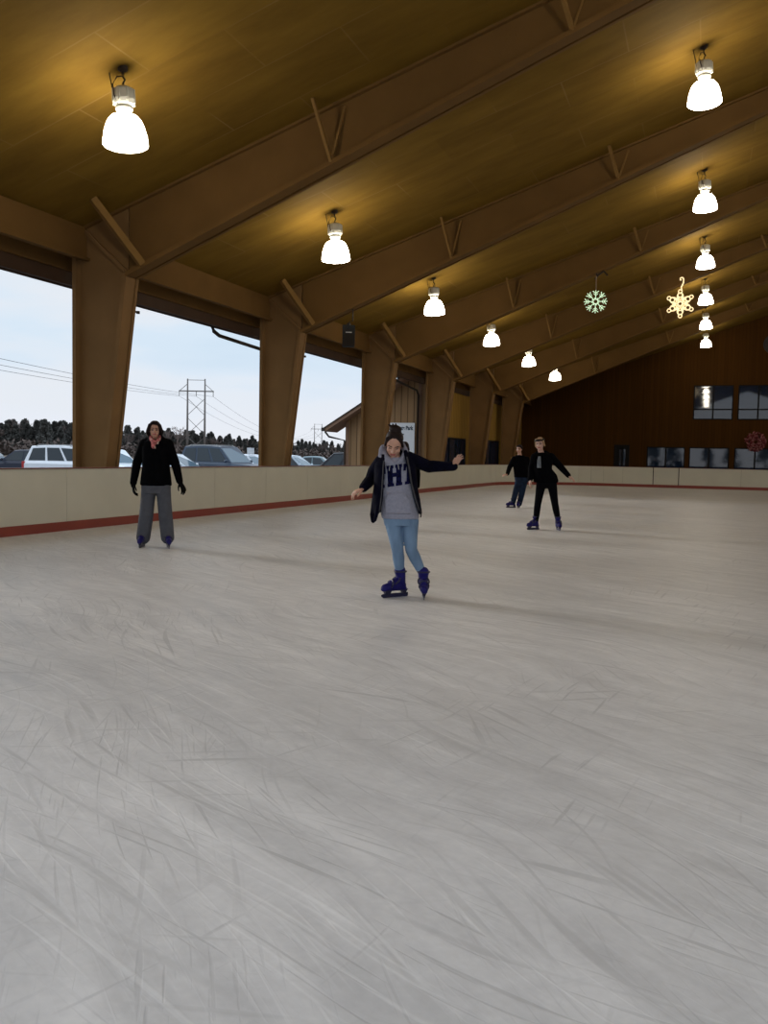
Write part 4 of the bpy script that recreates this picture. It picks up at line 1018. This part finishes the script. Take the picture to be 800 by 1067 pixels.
    for nm, rs in rects.items():
        bm = bmesh.new(); cnt = 0
        for (u0, u1, v0, v1) in rs:
            nu = max(1, int((u1-u0)/1.1)); nv = max(1, int((v1-v0)/1.5)); G_ = {}
            for i in range(nu+1):
                for j in range(nv+1):
                    u = u0+(u1-u0)*i/nu; v = v0+(v1-v0)*j/nv
                    px = 403.9+u*.98+v*(-.06+.004*u); py = 507.6-v-.15*u-.012*(u-7)**2*0
                    dr = (at(px, py, 1)-CAM).normalized(); h, nn, _, _ = bvh.ray_cast(CAM, dr)
                    if h is None: continue
                    if nn.dot(dr) > 0: nn = -nn
                    G_[i, j] = (h+nn*.004, h-nn*.002)
            for i in range(nu):
                for j in range(nv):
                    ks = [(i, j), (i+1, j), (i+1, j+1), (i, j+1)]
                    if not all(k in G_ for k in ks): continue
                    A = [bm.verts.new(G_[k][0]) for k in ks]; B = [bm.verts.new(G_[k][1]) for k in ks]; bm.faces.new(A); bm.faces.new(B[::-1]); cnt += 1
                    for q in range(4): bm.faces.new((A[q], A[(q+1) % 4], B[(q+1) % 4], B[q]))
        bmesh.ops.remove_doubles(bm, verts=bm.verts, dist=.0004)
        if cnt: to_obj('printed_letter', bm, M['letter'], hood, True)
        else: bm.free()
    bm = bmesh.new()
    tube(bm, [J(406.6, 484.8, .125), J(406, 488, .135), J(405.8, 490.5, .137)], .004, 6); tube(bm, [J(414.8, 483.6, .125), J(415.4, 487, .135), J(415.6, 489, .137)], .004, 6)
    to_obj('drawstring', bm, mat('drawstring', (.4, .4, .44), .9), hood, True)
    # open jacket: a C-shaped shell with thickness, plus sleeves and collar
    bm = bmesh.new(); th = .020; rings = []
    for cx, py, rx, ry, ol, orr in [(411.5, 473.5, 17, .085, 400.5, 421.5), (411.5, 478, 20, .115, 400.8, 423.2), (411.5, 485, 21.6, .140, 400.6, 425), (412, 495, 22.2, .150, 400, 427), (412, 508, 23.0, .155, 399, 429.6),
                                    (412.6, 520, 25.2, .160, 398.2, 433), (412.8, 530, 26.6, .163, 396.2, 436.6), (412.6, 535, 27.0, .163, 394.5, 438.2)]:
        a0 = math.acos(max(-1, min(1, (ol-cx)/rx))); a1 = 2*PI + math.acos(max(-1, min(1, (orr-cx)/rx)))
        c = f.J(cx, py); k_ = 30; o_, i_ = [], []
        for k in range(k_+1):
            a = a0+(a1-a0)*k/k_; wob = 1+.012*math.sin(a*9+py*.2)
            o_.append(c + f.X*rx*f.m*math.cos(a)*wob + f.T*ry*math.sin(a)*wob); i_.append(c + f.X*(rx*f.m-th)*math.cos(a)*wob + f.T*(ry-th)*math.sin(a)*wob)
        rings.append(o_+i_[::-1])
    loft(bm, rings)
    chain(bm, [(J(396, 481, 0), .062), (J(389, 491, -.09), .062), (LE, .060), (LE.lerp(LW, .5), .055), (LE.lerp(LW, .95), .046)])
    chain(bm, [(J(427.5, 477.5, 0), .062), (J(438, 482.6, -.08), .066), (J(447, 486.4, -.14), .062), (RE, .060), (RE.lerp(RW, .5), .052), (RE.lerp(RW, .97), .043)])
    chain(bm, [(J(396, 480, -.02), .05), (J(404, 474, -.10), .05), (J(418, 472, -.10), .05), (J(427, 476, -.02), .05)])
    chain(bm, [(J(422.5, 471, .03), .022), (J(424.5, 478, .11), .020), (J(426, 486, .138), .016)])       # right collar
    chain(bm, [(J(389.5, 528, .02), .030), (J(388.3, 536, .03), .034), (J(388.8, 542, .03), .028)], 14, .8)
    chain(bm, [(J(394, 526, .09), .018), (J(392.4, 536, .10), .02), (J(391.0, 541.5, .09), .016)])
    jk = remesh('jacket', bm, .0068, M['navy'], body, 3)
    jk.data.materials.append(M['lining'])
    bm = bmesh.new(); tube(bm, [J(424.0, 476, .150), J(426.4, 488, .168), J(428.6, 503, .176), J(432.5, 518, .176), J(436.8, 531, .174)], .008, 6)
    for k in range(2): tube(bm, [J(437.5, 531, .17), J(438.5, 535.5, .17), J(437.9, 538, .17)], .006, 6)
    to_obj('zip', bm, M['lining'], jk, True)
    bm = bmesh.new(); tube(bm, [J(400.2, 480, .140), J(399.5, 494, .165), J(398.6, 508, .174), J(397.6, 520, .172), J(396, 532, .172)], .006, 6)
    to_obj('zip', bm, M['lining'], jk, True)
    # skates
    g = J(417.3, 600); ga = V((g.x, g.y, 0)) + f.D(-.80, .60, 0)*.04
    ice_skate(f, body, ga, f.D(-.80, .60, 0), .98, .265)
    g = J(441.2, 600); gb = V((g.x, g.y, 0)) + f.T*.04
    ice_skate(f, body, gb, f.D(.05, 1, 0), .98, .25)
    return body
girl()

def simple_person(px, py, sp):
    f = Fig(px, py); J = f.J; k = lambda t: J(*t)
    hd_ = sp['head']; bm = bmesh.new()
    hd = add_head(bm, k(hd_['c']), f.D(*hd_['f']), f.D(*hd_['u']), hd_.get('s', 1))
    capsule(bm, k(hd_['n0']), k(hd_['n1']), .052, .058)
    loft(bm, f.rings(sp['torso'], .80))
    for a in sp['arms']:
        S, E_, W = k(a['s']), k(a['e']), k(a['w']); chain(bm, [(S, .045), (E_, .036), (W, .027)])
        if not a.get('glove'): add_hand(bm, W, f.D(*a['d']), f.D(*a['n']), f.D(*a['t']), a.get('curl', .3), .18, 1.05, .010)
    for l in sp['legs']: leg_chain(bm, k(l[0]), k(l[1]), k(l[2]), (.07, .045, .036))
    vx = sp.get('voxel', .007)
    body = remesh('person', bm, vx, M[sp.get('skin', 'skin2')], None, 2); paint_face(body, hd)
    tag(body, sp['label'], 'person')
    bm = bmesh.new()
    for l in sp['legs']: leg_chain(bm, k(l[0]), k(l[1]), k(l[2]), l[3], 16)
    loft(bm, f.rings(sp['hips'])); remesh('trousers', bm, .009, M[sp['trousers']], body, 3)
    bm = bmesh.new(); loft(bm, f.rings(sp['torso']))
    for a in sp['arms']:
        S, E_, W = k(a['s']), k(a['e']), k(a['w']); r = a['r']
        chain(bm, [(S, r[0]), (S.lerp(E_, .5), (r[0]+r[1])/2), (E_, r[1]), (E_.lerp(W, .5), (r[1]*.55+r[2]*.45)), (W.lerp(E_, .04), r[2])])
    for ch in sp.get('coat_extra', []): chain(bm, [(k(p), r) for p, r in ch])
    coat = remesh('jacket', bm, .009, M[sp['coat']], body, 3)
    for a in sp['arms']:
        if a.get('glove'):
            bm = bmesh.new(); W = k(a['w']); add_hand(bm, W, f.D(*a['d']), f.D(*a['n']), f.D(*a['t']), a.get('curl', .3), .22, 1.12, .0125)
            capsule(bm, W - f.D(*a['d'])*.03, W + f.D(*a['d'])*.03, .036, .034)
            remesh('glove', bm, .006, M['glove'], body, 2)
    for (g_, d_, tp), l in zip(sp['skates'], sp['legs']):
        q = k(l[2]); dd_ = f.D(*d_); ice_skate(f, body, V((q.x, q.y, 0)) + dd_*.042, dd_, sp.get('ss', 1.0), tp)
    c, r, fd, up, s = hd; P = lambda x, y, z: c + (r*x + fd*y + up*z)*s
    return f, body, coat, hd, P

# ---- woman in black by the boards
f, body, coat, hd, P = simple_person(161, 570, dict(
    label='person in a black coat, pink scarf and grey trousers skating by the left boards', skin='skin', voxel=.006,
    head=dict(c=(161.2, 448.3, .03), f=(-.05, 1, -.05), u=(0, .05, 1), n0=(161.3, 456, 0), n1=(161.8, 463, 0), s=1.02),
    torso=[(162, 457.5, 7.5, .08), (162.2, 460.5, 12.5, .12), (162.4, 466, 14.2, .14), (162.5, 475, 14.4, .15), (162.5, 486, 14.0, .145), (162.5, 496, 15.3, .155), (162.5, 504.5, 16.2, .16), (162.6, 506, 15.6, .15)],
    arms=[dict(s=(150.3, 462.5, 0), e=(142.6, 482, -.06), w=(138.8, 504, .02), d=(.05, .15, -1), n=(-1, .2, 0), t=(.3, 1, 0), curl=.35, r=(.078, .066, .050), glove=1),
          dict(s=(175, 462.5, 0), e=(183, 484, -.06), w=(187.2, 502, .02), d=(.48, .1, -.88), n=(.6, .6, .4), t=(-1, .2, -.5), curl=.25, r=(.078, .066, .050), glove=1)],
    legs=[((155.2, 508, 0), (152.4, 537, .04), (149.2, 560, 0), (.108, .102, .100)), ((170, 508, 0), (172.4, 537, .04), (174.6, 560, 0), (.108, .100, .096))],
    hips=[(162.5, 500, 14.0, .135), (162.6, 508, 15.2, .145), (162.6, 514, 14.6, .13)], trousers='grey_trousers', coat='coat',
    coat_extra=[[((151, 463, 0), .085), ((157, 458, -.06), .06), ((166, 458, -.06), .06), ((174, 463, 0), .085)],
                [((156.5, 455.5, .0), .035), ((158.4, 462, .12), .030), ((161, 470, .15), .022)], [((167.6, 455.5, .0), .035), ((166, 462, .12), .030), ((162.4, 470, .15), .022)]],
    skates=[((148.4, 568.5), (-.25, 1, 0), .20), ((174.6, 568.8), (.1, 1, 0), .20)]))
bm = bmesh.new()
ellipsoid(bm, P(0, -.03, .042), (hd[1], hd[2], hd[3]), (.088, .095, .098)); ellipsoid(bm, P(0, -.055, -.01), (hd[1], hd[2], hd[3]), (.090, .06, .09))
for q in (-1, 1): capsule(bm, P(q*.064, .04, .07), P(q*.090, .005, -.02), .028, .034, 12); capsule(bm, P(q*.090, .005, -.02), P(q*.088, -.01, -.07), .034, .022, 12)
capsule(bm, P(-.03, .062, .095), P(.04, .05, .1), .022, .022)
remesh('hair', bm, .007, M['dark_hair'], body, 2)
bm = bmesh.new(); J = f.J
chain(bm, [(J(156.6, 455.2, .0), .030), (J(158.2, 459.5, .10), .030), (J(161, 462, .14), .028), (J(165, 459.5, .11), .030), (J(167.2, 455.2, .0), .030)])
chain(bm, [(J(156.6, 455.2, .0), .030), (J(158, 455, -.09), .03), (J(165.5, 455, -.09), .03), (J(167.2, 455.2, .0), .030)])
chain(bm, [(J(159.4, 460, .13), .030), (J(159.8, 465.5, .165), .030)])
remesh('scarf', bm, .007, M['scarf'], body, 2)
bm = bmesh.new(); chain(bm, [(J(157.8, 457.6, .105), .014), (J(160.4, 463.8, .165), .013), (J(161.6, 467, .185), .010)]); chain(bm, [(J(166.4, 457.6, .10), .014), (J(164.2, 462.3, .15), .013)])
remesh('scarf_fringe', bm, .006, M['scarf_light'], body, 2)

# ---- fair-haired skater with a black headband
f, body, coat, hd, P = simple_person(569, 552, dict(
    label='person with fair hair, black headband, black jacket and leggings skating in front of another skater',
    head=dict(c=(562.4, 462.9, .03), f=(-.25, 1, -.12), u=(-.12, .1, 1), n0=(562.8, 468, 0), n1=(564.5, 475, 0), s=1.08),
    torso=[(564.5, 471.5, 5, .08), (565, 474, 9.3, .11), (565.3, 480, 10.2, .125), (565.5, 488, 9.4, .12), (567, 496, 10.4, .13), (568.2, 501.5, 12.6, .14), (568.4, 503, 12.2, .135)],
    arms=[dict(s=(556.8, 476, 0), e=(553.4, 488.5, -.10), w=(552.3, 499.5, .0), d=(-.1, .1, -1), n=(-1, .2, 0), t=(0, 1, 0), r=(.075, .066, .055)),
          dict(s=(573.8, 475.8, 0), e=(584.2, 486.8, -.08), w=(592.4, 495.8, .05), d=(.72, .25, -.5), n=(.2, .1, 1), t=(-.3, 1, 0), curl=.25, r=(.078, .066, .050))],
    legs=[((563.6, 505, 0), (560.2, 525, .06), (558.2, 542, 0), (.098, .068, .054)), ((575, 505, 0), (578, 525, .06), (581, 540.5, 0), (.098, .068, .052))],
    hips=[(569.2, 498, 9.6, .12), (569.4, 505, 10.4, .125), (569.4, 509, 9.6, .11)], trousers='black_trousers', coat='coat',
    coat_extra=[[((573, 492, -.05), .07), ((577, 497, -.07), .07), ((579.5, 501, -.08), .045)], [((558, 474.5, -.02), .055), ((561, 471.8, -.04), .05)], [((572, 474.5, -.02), .055), ((567.5, 471.8, -.04), .05)]],
    skates=[((557.4, 552.6), (-.72, .7, 0), .24), ((582.3, 552.0), (.25, 1, 0), .23)]))
J = f.J; bm = bmesh.new()
ellipsoid(bm, P(0, -.03, .04), (hd[1], hd[2], hd[3]), (.084, .092, .098)); capsule(bm, P(-.045, .055, .09), P(.045, .055, .09), .024, .024)
capsule(bm, P(-.01, -.10, .02), P(.08, -.12, -.05), .055, .04)
for q in (-1, 1): capsule(bm, P(q*.062, .03, .07), P(q*.08, -.01, -.03), .026, .02, 10)
remesh('hair', bm, .008, M['blonde'], body, 2)
bm = bmesh.new()
pts = [P(.074*math.cos(a), -.014+.096*math.sin(a), .066) for a in [2*PI*i/32 for i in range(33)]]
tube(bm, [q+hd[3]*.012 for q in pts], .021, 8)
to_obj('headband', bm, M['black'], body, True)
bm = bmesh.new(); loft(bm, [f.ring(562.0, 475.5, 1.3, .03, .105), f.ring(561.6, 480, 1.9, .03, .115), f.ring(561.7, 487.5, 2.2, .03, .105)])
remesh('shirt', bm, .007, M['shirt'], body, 2)
# ---- skater in the dark jacket and jeans behind
f, body, coat, hd, P = simple_person(535, 529, dict(
    label='person with short dark hair, black jacket and dark jeans skating behind the fair-haired skater', skin='skin', voxel=.009,
    head=dict(c=(541, 468.2, .02), f=(-.45, 1, -.1), u=(0, .1, 1), n0=(541.3, 472, 0), n1=(541.8, 477, 0)),
    torso=[(541.8, 474.2, 3.8, .08), (542, 476.4, 6.8, .12), (542, 481, 7.8, .145), (542.3, 488, 7.6, .145), (543, 494, 7.6, .15), (543.4, 497.5, 7.8, .15)],
    arms=[dict(s=(535.6, 478.4, 0), e=(530.6, 487.5, -.08), w=(528.6, 493.8, .10), d=(-.75, .5, -.2), n=(-.2, .3, .9), t=(.3, 1, .2), r=(.082, .070, .056)),
          dict(s=(548.6, 478.4, 0), e=(551.4, 488, -.04), w=(552, 496.5, .10), d=(.1, .2, -1), n=(1, .2, 0), t=(0, 1, 0), r=(.082, .070, .056))],
    legs=[((540.6, 500, 0), (537.2, 512, .05), (534.6, 523, 0), (.105, .082, .072)), ((546.4, 500, 0), (543.8, 513, .05), (541, 525, 0), (.105, .082, .072))],
    hips=[(543.2, 495, 7.0, .135), (543.4, 499, 7.3, .14), (543.4, 502, 6.8, .12)], trousers='dark_denim', coat='coat',
    skates=[((533.2, 527.3), (-.85, .5, 0), .24), ((540.6, 529.5), (-.25, 1, 0), .24)]))
bm = bmesh.new(); ellipsoid(bm, P(0, -.025, .05), (hd[1], hd[2], hd[3]), (.080, .092, .088)); capsule(bm, P(-.04, .06, .09), P(.04, .06, .09), .02, .02)
for q in (-1, 1): capsule(bm, P(q*.062, .03, .07), P(q*.078, -.01, .0), .022, .012, 10)
remesh('hair', bm, .009, M['dark_hair'], body, 2)

# ---- skater almost hidden behind the grey hoodie
f, body, coat, hd, P = simple_person(427.5, 552, dict(
    label='person in a black jacket mostly hidden behind the skater in the grey hoodie', skin='skin2', voxel=.008,
    head=dict(c=(421.6, 467.5, .02), f=(.1, 1, -.1), u=(-.05, .1, 1), n0=(422, 473, 0), n1=(423, 478, 0), s=.88),
    torso=[(424, 474.5, 5, .08), (424.6, 477, 9, .11), (425, 484, 10, .12), (425, 494, 9, .12), (425.5, 506, 8.6, .12), (426, 512, 8.8, .13)],
    arms=[dict(s=(416.5, 480, 0), e=(413.8, 494, -.04), w=(414, 507, .04), d=(0, .1, -1), n=(-1, 0, 0), t=(0, 1, 0), r=(.068, .058, .048)),
          dict(s=(433, 480.5, 0), e=(435, 494, -.04), w=(434.8, 507, .04), d=(-.1, .1, -1), n=(1, 0, 0), t=(0, 1, 0), r=(.066, .055, .046))],
    legs=[((421.5, 514, 0), (423, 528, .04), (424, 541, 0), (.085, .062, .05)), ((430, 514, 0), (430.5, 528, .04), (431.5, 541, 0), (.085, .062, .05))],
    hips=[(425.8, 508, 8.0, .11), (426, 514, 8.6, .115), (426, 518, 8, .10)], trousers='dark_denim', coat='coat', ss=.86,
    skates=[((424.5, 551.5), (.1, 1, 0), .28), ((431.5, 552.3), (.2, 1, 0), .28)]))
bm = bmesh.new(); ellipsoid(bm, P(0, -.02, .05), (hd[1], hd[2], hd[3]), (.086, .096, .092)); capsule(bm, P(-.045, .06, .085), P(.045, .06, .085), .024, .024)
for q in (-1, 1): capsule(bm, P(q*.064, .03, .07), P(q*.084, -.01, -.03), .024, .022, 10)
remesh('hair', bm, .008, M['dark_hair'], body, 2)
#P1#
# ------------------------------------------------------------------ light
w = bpy.data.worlds.new('sky'); SC.world = w; w.use_nodes = True; nt = w.node_tree; bg = nt.nodes['Background']
tc = nt.nodes.new('ShaderNodeTexCoord'); sp_ = nt.nodes.new('ShaderNodeSeparateXYZ'); nt.links.new(tc.outputs['Generated'], sp_.inputs[0])
mp = nt.nodes.new('ShaderNodeMapping'); mp.inputs['Scale'].default_value = (2.2, 2.2, 9); nt.links.new(tc.outputs['Generated'], mp.inputs[0])
nz = nt.nodes.new('ShaderNodeTexNoise'); nz.inputs['Scale'].default_value = 1.6; nz.inputs['Detail'].default_value = 5; nt.links.new(mp.outputs[0], nz.inputs['Vector'])
el = mnode(nt, 'MULTIPLY', sp_.outputs[2], 9, clamp=True)
hor = mixc(nt, el, [.86, .87, .93], [.70, .82, .94])
cl = mnode(nt, 'MULTIPLY', mnode(nt, 'SUBTRACT', nz.outputs[0], .44, clamp=True), 5, clamp=True)
c = mixc(nt, cl, hor, [.80, .84, .90])
c = mixc(nt, mnode(nt, 'MULTIPLY', mnode(nt, 'SUBTRACT', .5, nz.outputs[0], clamp=True), 3, clamp=True), c, [.62, .76, .90])
nt.links.new(c, bg.inputs[0]); nt.links.new(mnode(nt, 'ADD', 1.0, mnode(nt, 'MULTIPLY', mnode(nt, 'SUBTRACT', sp_.outputs[2], .35, clamp=True), 1.7)), bg.inputs[1])
sd = bpy.data.lights.new('sun', 'SUN'); sd.energy = 1.7; sd.angle = R_(14); sd.color = (1, .97, .93)
so = bpy.data.objects.new('sun', sd); COL.objects.link(so)
dirv = V((1, -.28, -.30)).normalized(); so.rotation_euler = dirv.to_track_quat('-Z', 'Y').to_euler(); so.location = (-30, 20, 20)

SC.view_settings.view_transform = 'Standard'; SC.view_settings.look = 'None'; SC.view_settings.gamma = 1; SC.view_settings.use_curve_mapping = False
SC.view_settings.exposure = 0
